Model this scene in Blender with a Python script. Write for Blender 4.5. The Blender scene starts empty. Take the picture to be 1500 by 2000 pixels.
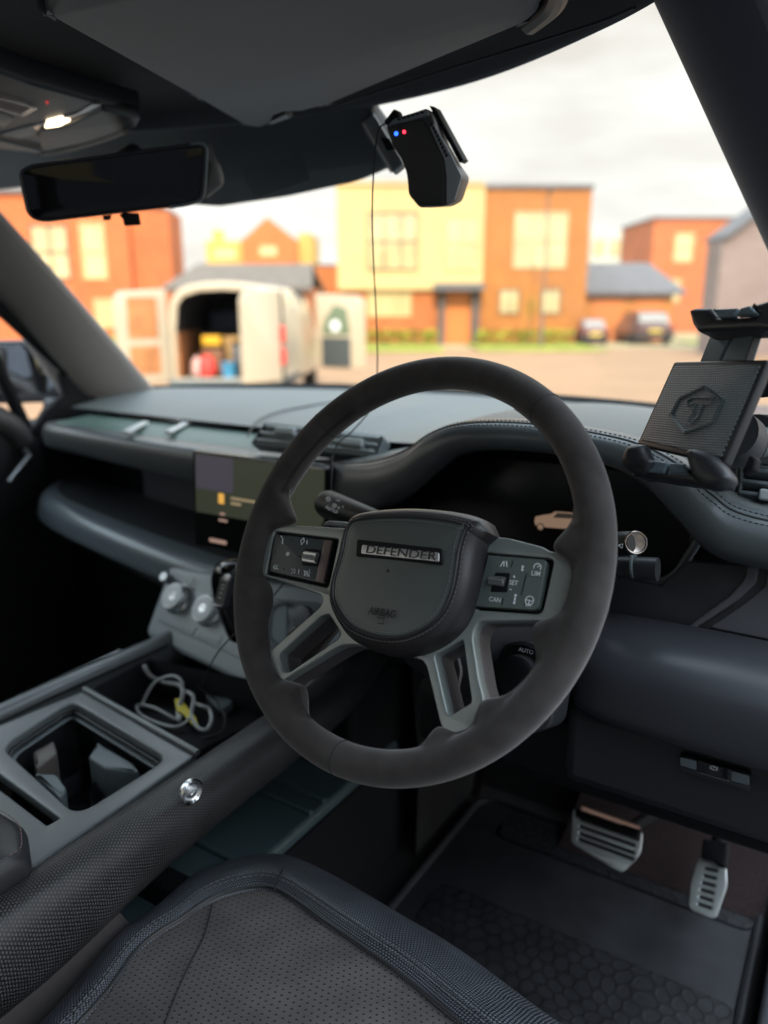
import bpy, bmesh, math, random
import numpy as np
from math import sin, cos, pi, radians, sqrt, atan2
from mathutils import Vector, Matrix
random.seed(7)
SC = bpy.context.scene
COL = SC.collection

# ------------------------------------------------------------------ camera
FPX, PITCH, YAW = 1508.28, 0.261467, 0.560584
CAM = np.array([0.7271, -0.5465, 1.5998])
F_ = np.array([-sin(YAW)*cos(PITCH), cos(YAW)*cos(PITCH), -sin(PITCH)])
R_ = np.array([cos(YAW), sin(YAW), 0.0])
U_ = np.cross(R_, F_)
cd = bpy.data.cameras.new("camera"); camo = bpy.data.objects.new("camera", cd); COL.objects.link(camo)
camo.matrix_world = Matrix(((R_[0], U_[0], -F_[0], CAM[0]), (R_[1], U_[1], -F_[1], CAM[1]), (R_[2], U_[2], -F_[2], CAM[2]), (0, 0, 0, 1)))
cd.sensor_fit = 'VERTICAL'; cd.sensor_height = 24; cd.sensor_width = 18
cd.lens = FPX/2000*24
cd.clip_start = 0.02; cd.clip_end = 2000
cd.dof.use_dof = True; cd.dof.focus_distance = 0.68; cd.dof.aperture_fstop = 2.0; cd.dof.aperture_blades = 0
SC.camera = camo
# ------------------------------------------------------------------ light
SUN_EL, SUN_AZ = radians(36), radians(150)     # azimuth measured clockwise from +Y
EXPO = 1.45
SKYB = (10.0, 9.8, 9.7, 1); SKYZ = (13.5, 16, 18.2, 1)
w = bpy.data.worlds.new("World"); SC.world = w; w.use_nodes = True
nt = w.node_tree; nt.nodes.clear()
def NN(nt, t, **k):
    n = nt.nodes.new(t)
    for a, b in k.items(): setattr(n, a, b)
    return n
wo = NN(nt, 'ShaderNodeOutputWorld'); bg = NN(nt, 'ShaderNodeBackground')
sky = NN(nt, 'ShaderNodeTexSky', sky_type='NISHITA', sun_disc=False)
sky.sun_elevation = SUN_EL; sky.sun_rotation = SUN_AZ; sky.air_density = 1.0; sky.dust_density = 1.5; sky.ozone_density = 1.5
tc = NN(nt, 'ShaderNodeTexCoord'); mp = NN(nt, 'ShaderNodeMapping'); mp.inputs['Scale'].default_value = (2.2, 2.2, 9)
nz = NN(nt, 'ShaderNodeTexNoise'); nz.inputs['Scale'].default_value = 1.3; nz.inputs['Detail'].default_value = 5
rp = NN(nt, 'ShaderNodeValToRGB'); rp.color_ramp.elements[0].position = .40; rp.color_ramp.elements[1].position = .60
rp.color_ramp.elements[0].color = (3.7, 3.45, 3.2, 1); rp.color_ramp.elements[1].color = (4.8, 4.75, 4.55, 1)
# pale cloud deck low in front; the sky brightens and turns blue overhead and round towards the sun behind the car
L = nt.links.new
L(tc.outputs['Generated'], mp.inputs['Vector']); L(mp.outputs[0], nz.inputs['Vector']); L(nz.outputs['Fac'], rp.inputs[0])
def mrange(a, b, src):
    m = NN(nt, 'ShaderNodeMapRange'); m.interpolation_type = 'SMOOTHSTEP'; m.inputs['From Min'].default_value = a; m.inputs['From Max'].default_value = b; L(src, m.inputs['Value']); return m.outputs[0]
sx = NN(nt, 'ShaderNodeSeparateXYZ'); L(tc.outputs['Generated'], sx.inputs[0])
dt = NN(nt, 'ShaderNodeVectorMath', operation='DOT_PRODUCT'); dt.inputs[1].default_value = (.80, -.60, .05); L(tc.outputs['Generated'], dt.inputs[0])
mxx = NN(nt, 'ShaderNodeMath', operation='MAXIMUM'); L(mrange(.36, .62, sx.outputs['Z']), mxx.inputs[0]); L(mrange(-.30, .35, dt.outputs['Value']), mxx.inputs[1])
blu = NN(nt, 'ShaderNodeMix', data_type='RGBA'); blu.inputs['Factor'].default_value = .75; blu.inputs['B'].default_value = SKYB; L(sky.outputs[0], blu.inputs['A'])
zen = NN(nt, 'ShaderNodeMix', data_type='RGBA'); zen.inputs['B'].default_value = SKYZ; L(mrange(.38, .68, sx.outputs['Z']), zen.inputs['Factor']); L(blu.outputs['Result'], zen.inputs['A'])
mx = NN(nt, 'ShaderNodeMix', data_type='RGBA')
L(mxx.outputs[0], mx.inputs['Factor']); L(rp.outputs[0], mx.inputs['A']); L(zen.outputs['Result'], mx.inputs['B'])
L(mx.outputs['Result'], bg.inputs['Color']); bg.inputs['Strength'].default_value = 0.10
L(bg.outputs[0], wo.inputs[0])
sl = bpy.data.lights.new("sun", 'SUN'); sl.energy = 2.3; sl.angle = radians(1); sl.color = (1, .84, .64)
so = bpy.data.objects.new("sun", sl); COL.objects.link(so)
sd = Vector((sin(SUN_AZ)*cos(SUN_EL), cos(SUN_AZ)*cos(SUN_EL), sin(SUN_EL)))
so.rotation_euler = sd.to_track_quat('Z', 'Y').to_euler(); so.location = (0, -20, 20)
SC.view_settings.view_transform = 'Standard'; SC.view_settings.look = 'None'
SC.view_settings.exposure = EXPO; SC.view_settings.gamma = 1
SC.cycles.max_bounces = 10; SC.cycles.diffuse_bounces = 5; SC.cycles.transparent_max_bounces = 12
SC.cycles.use_denoising = True; SC.cycles.sample_clamp_indirect = 6

# ------------------------------------------------------------------ picture -> place helpers
def ray(x, y): return F_+(x-750)/FPX*R_+(1000-y)/FPX*U_
def on(x, y, p, n):
    d = ray(x, y); p = np.array(p, float); n = np.array(n, float)
    return CAM+d*(((p-CAM)@n)/(d@n))
def oX(x, y, v): return on(x, y, (v, 0, 0), (1, 0, 0))
def oY(x, y, v): return on(x, y, (0, v, 0), (0, 1, 0))
def oZ(x, y, v): return on(x, y, (0, 0, v), (0, 0, 1))
def oD(x, y, d): return CAM+ray(x, y)*d
FH = np.array([-sin(YAW), cos(YAW), 0.0])
def oF(x, y, s): return on(x, y, CAM+FH*s, FH)
# frames: (O, ax, ay, az); az is the outward normal
def nrm(v): v = np.array(v, float); return v/np.linalg.norm(v)
def frame(O, az, axhint=(1, 0, 0)):
    az = nrm(az); ax = np.array(axhint, float); ax = nrm(ax-az*(ax@az)); ay = np.cross(az, ax)
    return (np.array(O, float), ax, ay, az)
def shift(fr, w): return (fr[0]+fr[3]*w, fr[1], fr[2], fr[3])
def loc2(fr, x, y):
    p = on(x, y, fr[0], fr[3])-fr[0]; return (p@fr[1], p@fr[2])
def l2(fr, pts): return [loc2(fr, *p) for p in pts]
def w3(fr, u, v, w=0): return fr[0]+fr[1]*u+fr[2]*v+fr[3]*w

# ------------------------------------------------------------------ objects
def wloc(o):
    v = np.zeros(3)
    while o is not None: v = v+np.array(o.location); o = o.parent
    return v
def thing(name, label, cat, loc=(0, 0, 0), group=None, kind=None):
    o = bpy.data.objects.new(name, None); COL.objects.link(o); o.location = [float(a) for a in loc]; o.empty_display_size = .05
    o['label'] = label; o['category'] = cat
    if group: o['group'] = group
    if kind: o['kind'] = kind
    return o
def tag(o, label=None, cat=None, group=None, kind=None):
    if label: o['label'] = label
    if cat: o['category'] = cat
    if group: o['group'] = group
    if kind: o['kind'] = kind
    return o
def mk(name, V, Fc, mat, parent=None, smooth=True, uv=None, sharp=35, origin=None):
    V = np.array(V, float)
    base = wloc(parent) if parent is not None else (np.array(origin, float) if origin is not None else np.zeros(3))
    me = bpy.data.meshes.new(name)
    me.from_pydata((V-base).tolist(), [], [list(f) for f in Fc])
    if uv is not None:
        l = me.uv_layers.new(name='UVMap'); uv = np.array(uv, float)
        idx = np.zeros(len(me.loops), dtype=np.int32); me.loops.foreach_get('vertex_index', idx)
        l.data.foreach_set('uv', uv[idx].ravel())
    me.materials.append(mat)
    bm = bmesh.new(); bm.from_mesh(me); bmesh.ops.recalc_face_normals(bm, faces=bm.faces); bm.to_mesh(me); bm.free()
    if smooth:
        me.polygons.foreach_set('use_smooth', [True]*len(me.polygons)); me.set_sharp_from_angle(angle=radians(sharp))
    me.update()
    o = bpy.data.objects.new(name, me); COL.objects.link(o)
    if parent is not None: o.parent = parent
    elif origin is not None: o.location = [float(a) for a in origin]
    return o
def bev(o, wd, seg=2, ang=30):
    m = o.modifiers.new('bevel', 'BEVEL'); m.width = wd; m.segments = seg; m.limit_method = 'ANGLE'; m.angle_limit = radians(ang); m.harden_normals = False
    return o
def sub(o, n=1):
    m = o.modifiers.new('subsurf', 'SUBSURF'); m.levels = n; m.render_levels = n; return o
class MB:
    def __init__(s): s.V = []; s.F = []
    def add(s, V, Fc):
        k = len(s.V); s.V += [tuple(v) for v in V]; s.F += [tuple(i+k for i in f) for f in Fc]
    def box(s, fr, u0, u1, v0, v1, w0, w1):
        c = [w3(fr, u, v, w) for w in (w0, w1) for v in (v0, v1) for u in (u0, u1)]
        s.add(c, [(0, 1, 3, 2), (4, 6, 7, 5), (0, 4, 5, 1), (2, 3, 7, 6), (0, 2, 6, 4), (1, 5, 7, 3)])
    def prism(s, fr, pts, w0, w1):
        n = len(pts); V = [w3(fr, u, v, w0) for u, v in pts]+[w3(fr, u, v, w1) for u, v in pts]
        s.add(V, [tuple(range(n))[::-1], tuple(range(n, 2*n))]+[(i, (i+1) % n, n+(i+1) % n, n+i) for i in range(n)])
    def tube(s, pts, r, n=8, cap=True, close=False):
        V, Fc = tubegeo(pts, r, n, cap, close); s.add(V, Fc)
    def build(s, name, mat, parent=None, **k): return mk(name, s.V, s.F, mat, parent, **k)
def cr(pts, n=8, closed=False):
    P = [np.array(p, float) for p in pts]; out = []; N = len(P)
    rng = range(N) if closed else range(N-1)
    for i in rng:
        if closed: p0, p1, p2, p3 = P[(i-1) % N], P[i], P[(i+1) % N], P[(i+2) % N]
        else: p0, p1, p2, p3 = P[max(i-1, 0)], P[i], P[i+1], P[min(i+2, N-1)]
        for k in range(n):
            t = k/n
            out.append(.5*((2*p1)+(p2-p0)*t+(2*p0-5*p1+4*p2-p3)*t*t+(3*p1-p0-3*p2+p3)*t**3))
    if not closed: out.append(P[-1])
    return out
def tubegeo(pts, r, n=8, cap=True, close=False):
    P = [np.array(p, float) for p in pts]; m = len(P); V = []; Fc = []
    rr = r if hasattr(r, '__len__') else [r]*m
    N = None
    for i in range(m):
        if close: t = P[(i+1) % m]-P[i-1]
        else: t = P[min(i+1, m-1)]-P[max(i-1, 0)]
        t = t/(np.linalg.norm(t)+1e-12)
        if N is None:
            h = np.array([0, 0, 1.]) if abs(t[2]) < .9 else np.array([1., 0, 0]); N = nrm(np.cross(t, h))
        N = nrm(N-t*(N@t)); B = np.cross(t, N)
        for k in range(n):
            a = 2*pi*k/n; V.append(P[i]+(N*cos(a)+B*sin(a))*rr[i])
    for i in range(m if close else m-1):
        j = (i+1) % m
        for k in range(n): Fc.append((i*n+k, i*n+(k+1) % n, j*n+(k+1) % n, j*n+k))
    if cap and not close: Fc.append(tuple(range(n))[::-1]); Fc.append(tuple(range((m-1)*n, m*n)))
    return V, Fc
def tube(name, pts, r, mat, parent=None, n=12, close=False, **k):
    V, Fc = tubegeo(pts, r, n, True, close); return mk(name, V, Fc, mat, parent, **k)
def loft(name, rows, mat, parent=None, closeu=False, closev=False, cap=False, uvs=True, **k):
    """rows: list of rows of 3D points; closeu closes each row, closev joins the last row to the first"""
    A = np.array(rows, float); m, n = A.shape[:2]
    nn = n+1 if closeu else n; B = np.concatenate([A, A[:, :1]], 1) if closeu else A
    if closev: B = np.concatenate([B, B[:1]], 0)
    mm = B.shape[0]
    du = np.concatenate([np.zeros((mm, 1)), np.cumsum(np.linalg.norm(np.diff(B, axis=1), axis=2), 1)], 1)
    dv = np.concatenate([np.zeros((1, nn)), np.cumsum(np.linalg.norm(np.diff(B, axis=0), axis=2), 0)], 0)
    uu = du[mm//2][None, :]+0*du; vv = dv[:, nn//2][:, None]+0*dv
    V = A.reshape(-1, 3); Fc = []; me_uv = {}
    loopuv = []
    for i in range(mm-1):
        for j in range(nn-1):
            i2 = (i+1) % m; j2 = (j+1) % n
            Fc.append((i*n+j, i*n+j2, i2*n+j2, i2*n+j))
            loopuv.append([(uu[i, j], vv[i, j]), (uu[i, j+1], vv[i, j+1]), (uu[i+1, j+1], vv[i+1, j+1]), (uu[i+1, j], vv[i+1, j])])
    if cap:
        Fc.append(tuple(range(n))[::-1]); loopuv.append([(0, 0)]*n)
        Fc.append(tuple(range((m-1)*n, m*n))); loopuv.append([(0, 0)]*n)
    base = wloc(parent) if parent is not None else (np.array(k.get('origin', (0, 0, 0)), float))
    me = bpy.data.meshes.new(name); me.from_pydata((V-base).tolist(), [], [list(f) for f in Fc])
    l = me.uv_layers.new(name='UVMap'); l.data.foreach_set('uv', np.array([c for f in loopuv for c in f]).ravel())
    me.materials.append(mat)
    bm = bmesh.new(); bm.from_mesh(me); bmesh.ops.recalc_face_normals(bm, faces=bm.faces); bm.to_mesh(me); bm.free()
    me.polygons.foreach_set('use_smooth', [True]*len(me.polygons)); me.set_sharp_from_angle(angle=radians(k.get('sharp', 40)))
    o = bpy.data.objects.new(name, me); COL.objects.link(o)
    if parent is not None: o.parent = parent
    elif 'origin' in k: o.location = [float(a) for a in k['origin']]
    return o
def fil(pts, r, n=5):
    """round the corners of a closed 2D polygon"""
    P = [np.array(p, float) for p in pts]; N = len(P); out = []
    rr = r if hasattr(r, '__len__') else [r]*N
    for i in range(N):
        a, b, c = P[i-1], P[i], P[(i+1) % N]; d1 = a-b; d2 = c-b; l1 = np.linalg.norm(d1); l2_ = np.linalg.norm(d2)
        d1 /= l1; d2 /= l2_; q = min(rr[i], l1*.48, l2_*.48)
        p0 = b+d1*q; p2 = b+d2*q
        for k in range(n+1):
            t = k/n; out.append((1-t)**2*p0+2*t*(1-t)*b+t*t*p2)
    return [tuple(p) for p in out]
def inset(pts, d):
    """offset a closed 2D polygon inwards (d>0) for either winding"""
    P = np.array(pts, float); N = len(P)
    A = .5*sum(P[i][0]*P[(i+1) % N][1]-P[(i+1) % N][0]*P[i][1] for i in range(N)); s = 1 if A > 0 else -1
    out = []
    for i in range(N):
        e1 = P[i]-P[i-1]; e2 = P[(i+1) % N]-P[i]
        n1 = np.array([-e1[1], e1[0]])/(np.linalg.norm(e1)+1e-12); n2 = np.array([-e2[1], e2[0]])/(np.linalg.norm(e2)+1e-12)
        b = n1+n2; b /= (np.linalg.norm(b)+1e-9); c = max(.5, b@n1)
        out.append(tuple(P[i]+b*s*d/c))
    return out
DG = None
def curve_to(name, cu, fr, mat, parent, uvscale=True, smooth=True, origin=None):
    tmp = bpy.data.objects.new('tmp', cu); COL.objects.link(tmp)
    dg = bpy.context.evaluated_depsgraph_get(); dg.update()
    me = bpy.data.meshes.new_from_object(tmp.evaluated_get(dg)); bpy.data.objects.remove(tmp)
    n = len(me.vertices); co = np.zeros(n*3); me.vertices.foreach_get('co', co); co = co.reshape(-1, 3)
    O, ax, ay, az = fr
    Wp = O+co[:, :1]*ax+co[:, 1:2]*ay+co[:, 2:3]*az
    base = wloc(parent) if parent is not None else (np.array(origin, float) if origin is not None else np.zeros(3))
    me.vertices.foreach_set('co', (Wp-base).ravel())
    while me.uv_layers: me.uv_layers.remove(me.uv_layers[0])
    l = me.uv_layers.new(name='UVMap'); idx = np.zeros(len(me.loops), dtype=np.int32); me.loops.foreach_get('vertex_index', idx)
    l.data.foreach_set('uv', co[idx][:, :2].ravel())
    me.materials.clear(); me.materials.append(mat)
    if smooth:
        me.polygons.foreach_set('use_smooth', [True]*len(me.polygons)); me.set_sharp_from_angle(angle=radians(35))
    me.update(); me.name = name
    o = bpy.data.objects.new(name, me); COL.objects.link(o)
    if parent is not None: o.parent = parent
    elif origin is not None: o.location = [float(a) for a in origin]
    return o
def clean(pts, tol):
    out = []
    for p in pts:
        p = np.array(p, float)
        if not out or np.linalg.norm(p-out[-1]) > tol: out.append(p)
    while len(out) > 3 and np.linalg.norm(out[0]-out[-1]) <= tol: out.pop()
    return [tuple(p) for p in out]
from mathutils.geometry import tessellate_polygon
def plate(name, loops, fr, thick, bv, mat, parent=None, origin=None):
    """solid plate with holes; the front face lies on fr, the body goes back by thick"""
    if not hasattr(loops[0][0], '__len__'): loops = [loops]
    bv = min(bv, thick*.45)
    loops = [clean(lp, max(bv*.12, 1e-5)) for lp in loops]
    prof = [(bv, 0), (bv*.62, -bv*.08), (bv*.29, -bv*.29), (bv*.08, -bv*.62), (0, -bv), (0, -thick+bv), (bv*.29, -thick+bv*.29), (bv, -thick)]
    V = []; Fc = []; UV = []; front = []; backp = []
    for li, lp in enumerate(loops):
        sgn = 1 if li == 0 else -1; n = len(lp); base = len(V)
        for d, w_ in prof:
            for u, v in inset(lp, sgn*d): V.append(w3(fr, u, v, w_)); UV.append((u, v))
        for r in range(len(prof)-1):
            for k in range(n):
                Fc.append((base+r*n+k, base+r*n+(k+1) % n, base+(r+1)*n+(k+1) % n, base+(r+1)*n+k))
        front.append([base+k for k in range(n)]); backp.append([base+(len(prof)-1)*n+k for k in range(n)])
    for idx in (front, backp):
        flat = [i for l in idx for i in l]
        for t in tessellate_polygon([[Vector((UV[i][0], UV[i][1], 0)) for i in l] for l in idx]):
            Fc.append(tuple(flat[q] for q in t))
    return mk(name, V, Fc, mat, parent, uv=UV, sharp=28, origin=origin)
def text(name, s, size, fr, mat, parent, ext=.0001, u=0, v=0, align='CENTER', sx_=1.0, bold=0):
    cu = bpy.data.curves.new('tmp', 'FONT'); cu.body = s; cu.size = size; cu.align_x = align; cu.align_y = 'CENTER'; cu.extrude = ext; cu.offset = bold
    f2 = (w3(fr, u, v), fr[1]*sx_, fr[2], fr[3])
    return curve_to(name, cu, f2, mat, parent, smooth=False)
def lines(name, pls, fr, r, mat, parent):
    mb = MB()
    for pl in pls:
        pts = [w3(fr, p[0], p[1], 0) for p in pl]
        mb.tube(pts, r, 6)
    return mb.build(name, mat, parent)
def arc(cx, cy, r, a0, a1, n=10): return [(cx+r*cos(a0+(a1-a0)*k/n), cy+r*sin(a0+(a1-a0)*k/n)) for k in range(n+1)]
def rrect(u0, v0, u1, v1, r): return fil([(u0, v0), (u1, v0), (u1, v1), (u0, v1)], r)
def revolve(name, prof, fr, mat, parent=None, n=32, cap=True, **k):
    """prof: list of (radius, w)"""
    rows = [[w3(fr, r*cos(2*pi*i/n), r*sin(2*pi*i/n), w) for i in range(n)] for r, w in prof]
    return loft(name, rows, mat, parent, closeu=True, cap=cap, **k)
def boxo(name, fr, u0, u1, v0, v1, w0, w1, mat, parent=None, bv=.004, **k):
    mb = MB(); mb.box(fr, u0, u1, v0, v1, w0, w1); o = mb.build(name, mat, parent, **k)
    if bv: bev(o, bv)
    return o
AX = frame((0, 0, 0), (0, 0, 1))                # plain world frame
# ------------------------------------------------------------------ materials
def M_(name, col, rough=.5, metal=0, spec=.5, noise=0, nscale=60, bump=0, bscale=400, bdist=.0004, sheen=0, coat=0, emis=None, estr=0, kind=None, det=4, rvar=0):
    m = bpy.data.materials.new(name); m.use_nodes = True; nt = m.node_tree; b = nt.nodes['Principled BSDF']
    b.inputs['Base Color'].default_value = (*col, 1); b.inputs['Roughness'].default_value = rough; b.inputs['Metallic'].default_value = metal
    b.inputs['Specular IOR Level'].default_value = spec
    if sheen: b.inputs['Sheen Weight'].default_value = sheen; b.inputs['Sheen Roughness'].default_value = .45; b.inputs['Sheen Tint'].default_value = (1, .97, .95, 1)
    if coat: b.inputs['Coat Weight'].default_value = coat; b.inputs['Coat Roughness'].default_value = .03
    if emis: b.inputs['Emission Color'].default_value = (*emis, 1); b.inputs['Emission Strength'].default_value = estr
    tcn = NN(nt, 'ShaderNodeTexCoord')
    if noise or rvar:
        n = NN(nt, 'ShaderNodeTexNoise'); n.inputs['Scale'].default_value = nscale; n.inputs['Detail'].default_value = det
        nt.links.new(tcn.outputs['Object'], n.inputs['Vector'])
        if noise:
            r = NN(nt, 'ShaderNodeValToRGB'); a = tuple(c*(1-noise) for c in col); c2 = tuple(min(1, c*(1+noise)) for c in col)
            r.color_ramp.elements[0].position = .3; r.color_ramp.elements[1].position = .7
            r.color_ramp.elements[0].color = (*a, 1); r.color_ramp.elements[1].color = (*c2, 1)
            nt.links.new(n.outputs['Fac'], r.inputs[0]); nt.links.new(r.outputs[0], b.inputs['Base Color'])
        if rvar:
            q = NN(nt, 'ShaderNodeMapRange'); q.inputs['To Min'].default_value = rough-rvar; q.inputs['To Max'].default_value = rough+rvar
            nt.links.new(n.outputs['Fac'], q.inputs['Value']); nt.links.new(q.outputs[0], b.inputs['Roughness'])
    if bump:
        bn = NN(nt, 'ShaderNodeBump'); bn.inputs['Strength'].default_value = bump; bn.inputs['Distance'].default_value = bdist
        if kind == 'cells':
            t = NN(nt, 'ShaderNodeTexVoronoi'); t.inputs['Scale'].default_value = bscale; out = t.outputs['Distance']
        else:
            t = NN(nt, 'ShaderNodeTexNoise'); t.inputs['Scale'].default_value = bscale; t.inputs['Detail'].default_value = 3; out = t.outputs['Fac']
        nt.links.new(tcn.outputs['Object'], t.inputs['Vector']); nt.links.new(out, bn.inputs['Height']); nt.links.new(bn.outputs[0], b.inputs['Normal'])
    return m
def dots(m, pitch, r0, r1, colin, colout, bump=0, bdist=.0004, invert=False, elong=1.0):
    """regular staggered dot pattern laid out in the UV map (metres)"""
    nt = m.node_tree; b = nt.nodes['Principled BSDF']; lk = nt.links.new
    uvn = NN(nt, 'ShaderNodeUVMap'); uvn.uv_map = 'UVMap'
    def vm(op, a, bb=None):
        n = NN(nt, 'ShaderNodeVectorMath', operation=op)
        for i, x in enumerate((a, bb)):
            if x is None: continue
            if isinstance(x, tuple): n.inputs[i].default_value = x
            else: lk(x, n.inputs[i])
        return n
    cell = (1.0, 1.732, 1.0)
    tcd = NN(nt, 'ShaderNodeTexCoord'); nd = NN(nt, 'ShaderNodeTexNoise'); nd.inputs['Scale'].default_value = 9; nd.inputs['Detail'].default_value = 2; lk(tcd.outputs['Object'], nd.inputs['Vector'])
    wob = vm('MULTIPLY', nd.outputs['Color'], (pitch*2.5, pitch*2.5, 0)); uw = vm('ADD', uvn.outputs[0], wob.outputs[0])
    sc = vm('MULTIPLY', uw.outputs[0], (1/pitch, 1/pitch/elong, 0))
    def dist(offset):
        a = vm('ADD', sc.outputs[0], offset); q = vm('DIVIDE', a.outputs[0], cell); fr = vm('FRACTION', q.outputs[0]); c = vm('SUBTRACT', fr.outputs[0], (.5, .5, 0)); s = vm('MULTIPLY', c.outputs[0], (1.0, 1.732, 0)); return vm('LENGTH', s.outputs[0]).outputs['Value']
    mn = NN(nt, 'ShaderNodeMath', operation='MINIMUM'); lk(dist((0, 0, 0)), mn.inputs[0]); lk(dist((.5, .866, 0)), mn.inputs[1])
    mr = NN(nt, 'ShaderNodeMapRange'); mr.inputs['From Min'].default_value = r0; mr.inputs['From Max'].default_value = r1; mr.interpolation_type = 'SMOOTHSTEP'
    lk(mn.outputs[0], mr.inputs['Value'])
    mx = NN(nt, 'ShaderNodeMix', data_type='RGBA'); mx.inputs['A'].default_value = (*colin, 1); mx.inputs['B'].default_value = (*colout, 1)
    lk(mr.outputs[0], mx.inputs['Factor'])
    n2 = NN(nt, 'ShaderNodeTexNoise'); n2.inputs['Scale'].default_value = 22; n2.inputs['Detail'].default_value = 7; lk(tcd.outputs['Object'], n2.inputs['Vector'])
    m2 = NN(nt, 'ShaderNodeMapRange'); m2.inputs['From Min'].default_value = .3; m2.inputs['From Max'].default_value = .7; m2.inputs['To Min'].default_value = .72; m2.inputs['To Max'].default_value = 1.3; lk(n2.outputs['Fac'], m2.inputs['Value'])
    mm = NN(nt, 'ShaderNodeMix', data_type='RGBA', blend_type='MULTIPLY'); mm.inputs['Factor'].default_value = 1; lk(mx.outputs['Result'], mm.inputs['A']); lk(m2.outputs[0], mm.inputs['B'])
    lk(mm.outputs['Result'], b.inputs['Base Color'])
    if bump:
        bn = NN(nt, 'ShaderNodeBump', invert=invert); bn.inputs['Strength'].default_value = bump; bn.inputs['Distance'].default_value = bdist
        lk(mr.outputs[0], bn.inputs['Height']); lk(bn.outputs[0], b.inputs['Normal'])
    return m
m_leather = M_('dash leather', (.045, .054, .058), .36, bump=.35, bscale=900, bdist=.0003, kind='cells', rvar=.05, nscale=12)
m_plas = M_('black plastic', (.018, .019, .022), .45, bump=.2, bscale=1200, bdist=.0002, rvar=.06, nscale=9)
m_plas2 = M_('grey plastic', (.105, .125, .135), .42, bump=.25, bscale=1500, bdist=.0002, rvar=.05, nscale=10)
m_sill = M_('mauve grey plastic', (.075, .075, .085), .5, bump=.2, bscale=900, bdist=.0002)
m_dark = M_('matt black', (.006, .0065, .008), .7, spec=.2)
m_gloss = M_('gloss black', (.006, .006, .007), .12, coat=.5)
m_screen = M_('screen glass', (.006, .007, .006), .05, coat=1, spec=.6)
m_chrome = M_('satin chrome', (.72, .73, .74), .22, metal=1, noise=.05)
m_dchrome = M_('dark chrome', (.33, .34, .36), .3, metal=1)
m_head = M_('headliner fabric', (.015, .016, .019), .9, spec=.12, sheen=.3, noise=.12, nscale=900, bump=.3, bscale=1500, bdist=.0003)
m_pillar = M_('pillar fabric', (.22, .20, .185), .85, spec=.12, sheen=.4, noise=.15, nscale=1200, bump=.3, bscale=1500, bdist=.0003)
m_stitch = M_('black thread', (.012, .012, .014), .7)
m_gstitch = M_('grey thread', (.16, .165, .165), .7)
m_metal = M_('spoke metallic', (.275, .30, .285), .40, metal=.4, noise=.18, nscale=2500, rvar=.04)
m_suede = M_('rim suede', (.047, .041, .039), .88, spec=.15, sheen=.4, noise=.30, nscale=38, bump=.5, bscale=2600, bdist=.0004, det=8)
m_bag = M_('airbag leather', (.078, .088, .082), .38, bump=.35, bscale=1600, bdist=.0002, kind='cells', rvar=.05, nscale=14)
m_white = M_('printed white', (.75, .77, .78), .6)
m_pad = M_('switch pad', (.030, .042, .046), .42)
m_carpet = M_('carpet', (.009, .009, .010), .95, spec=.12, noise=.4, nscale=500, bump=.6, bscale=900, bdist=.001, sheen=.2)
m_brown = M_('brown carpet', (.032, .022, .022), .95, spec=.12, noise=.3, nscale=300, bump=.6, bscale=900, bdist=.001)
m_mat = dots(M_('rubber mat', (.04, .042, .045), .55, spec=.25), .021, .36, .46, (.019, .020, .023), (.012, .012, .014), bump=.35, bdist=.0015)
m_matp = M_('smooth rubber', (.026, .0265, .030), .5, spec=.25, noise=.25, nscale=20, bump=.3, bscale=300, bdist=.0005)
m_hex = dots(M_('textured vinyl', (.03, .03, .033), .40), .0031, .20, .38, (.080, .078, .080), (.008, .008, .009), bump=.8, bdist=.0005, invert=True)
m_hexseat = dots(M_('seat bolster vinyl', (.03, .03, .033), .42), .0033, .20, .38, (.115, .128, .150), (.010, .011, .015), bump=.8, bdist=.0005, invert=True)
m_perf = dots(M_('perforated fabric', (.05, .05, .05), .8, sheen=.5, spec=.2), .0062, .14, .22, (.004, .004, .004), (.064, .058, .057), bump=.5, bdist=.0006)
m_rubber = M_('rubber', (.015, .016, .018), .6)

def glassmat(name, tint, gl=.06):
    m = bpy.data.materials.new(name); m.use_nodes = True; nt = m.node_tree; nt.nodes.clear()
    o = NN(nt, 'ShaderNodeOutputMaterial'); t = NN(nt, 'ShaderNodeBsdfTransparent'); g = NN(nt, 'ShaderNodeBsdfGlossy'); mxs = NN(nt, 'ShaderNodeMixShader')
    t.inputs[0].default_value = (*tint, 1); g.inputs['Roughness'].default_value = .01
    fz = NN(nt, 'ShaderNodeFresnel'); fz.inputs[0].default_value = 1.25
    mu = NN(nt, 'ShaderNodeMath', operation='MULTIPLY'); mu.inputs[1].default_value = .12
    nt.links.new(fz.outputs[0], mu.inputs[0]); nt.links.new(mu.outputs[0], mxs.inputs[0])
    nt.links.new(t.outputs[0], mxs.inputs[1]); nt.links.new(g.outputs[0], mxs.inputs[2]); nt.links.new(mxs.outputs[0], o.inputs[0])
    return m
m_glass = glassmat('windscreen glass', (.93, .95, .93))
# ================================================================== CAR SHELL
car = thing('car', 'dark car cabin shell with charcoal headliner, grey windscreen pillars and the windscreen', 'car', (0, 0, .75))
def bezx(pts, n=12): return cr(pts, n)
base_c = bezx([(-.70, .68, 1.405), (-.55, .78, 1.41), (-.30, .90, 1.412), (.02, .955, 1.412), (.36, .925, 1.412), (.58, .80, 1.41), (.70, .68, 1.405)])
head_c = bezx([(-.60, .15, 1.885), (-.48, .24, 1.885), (-.26, .35, 1.885), (.0, .405, 1.885), (.26, .375, 1.885), (.47, .265, 1.885), (.60, .15, 1.885)])
rows = [[np.array(a)*(1-t)+np.array(b)*t+np.array([0, .03, .02])*sin(pi*t) for a, b in zip(base_c, head_c)] for t in np.linspace(0, 1, 8)]
loft('windscreen', rows, m_glass, car)
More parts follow.
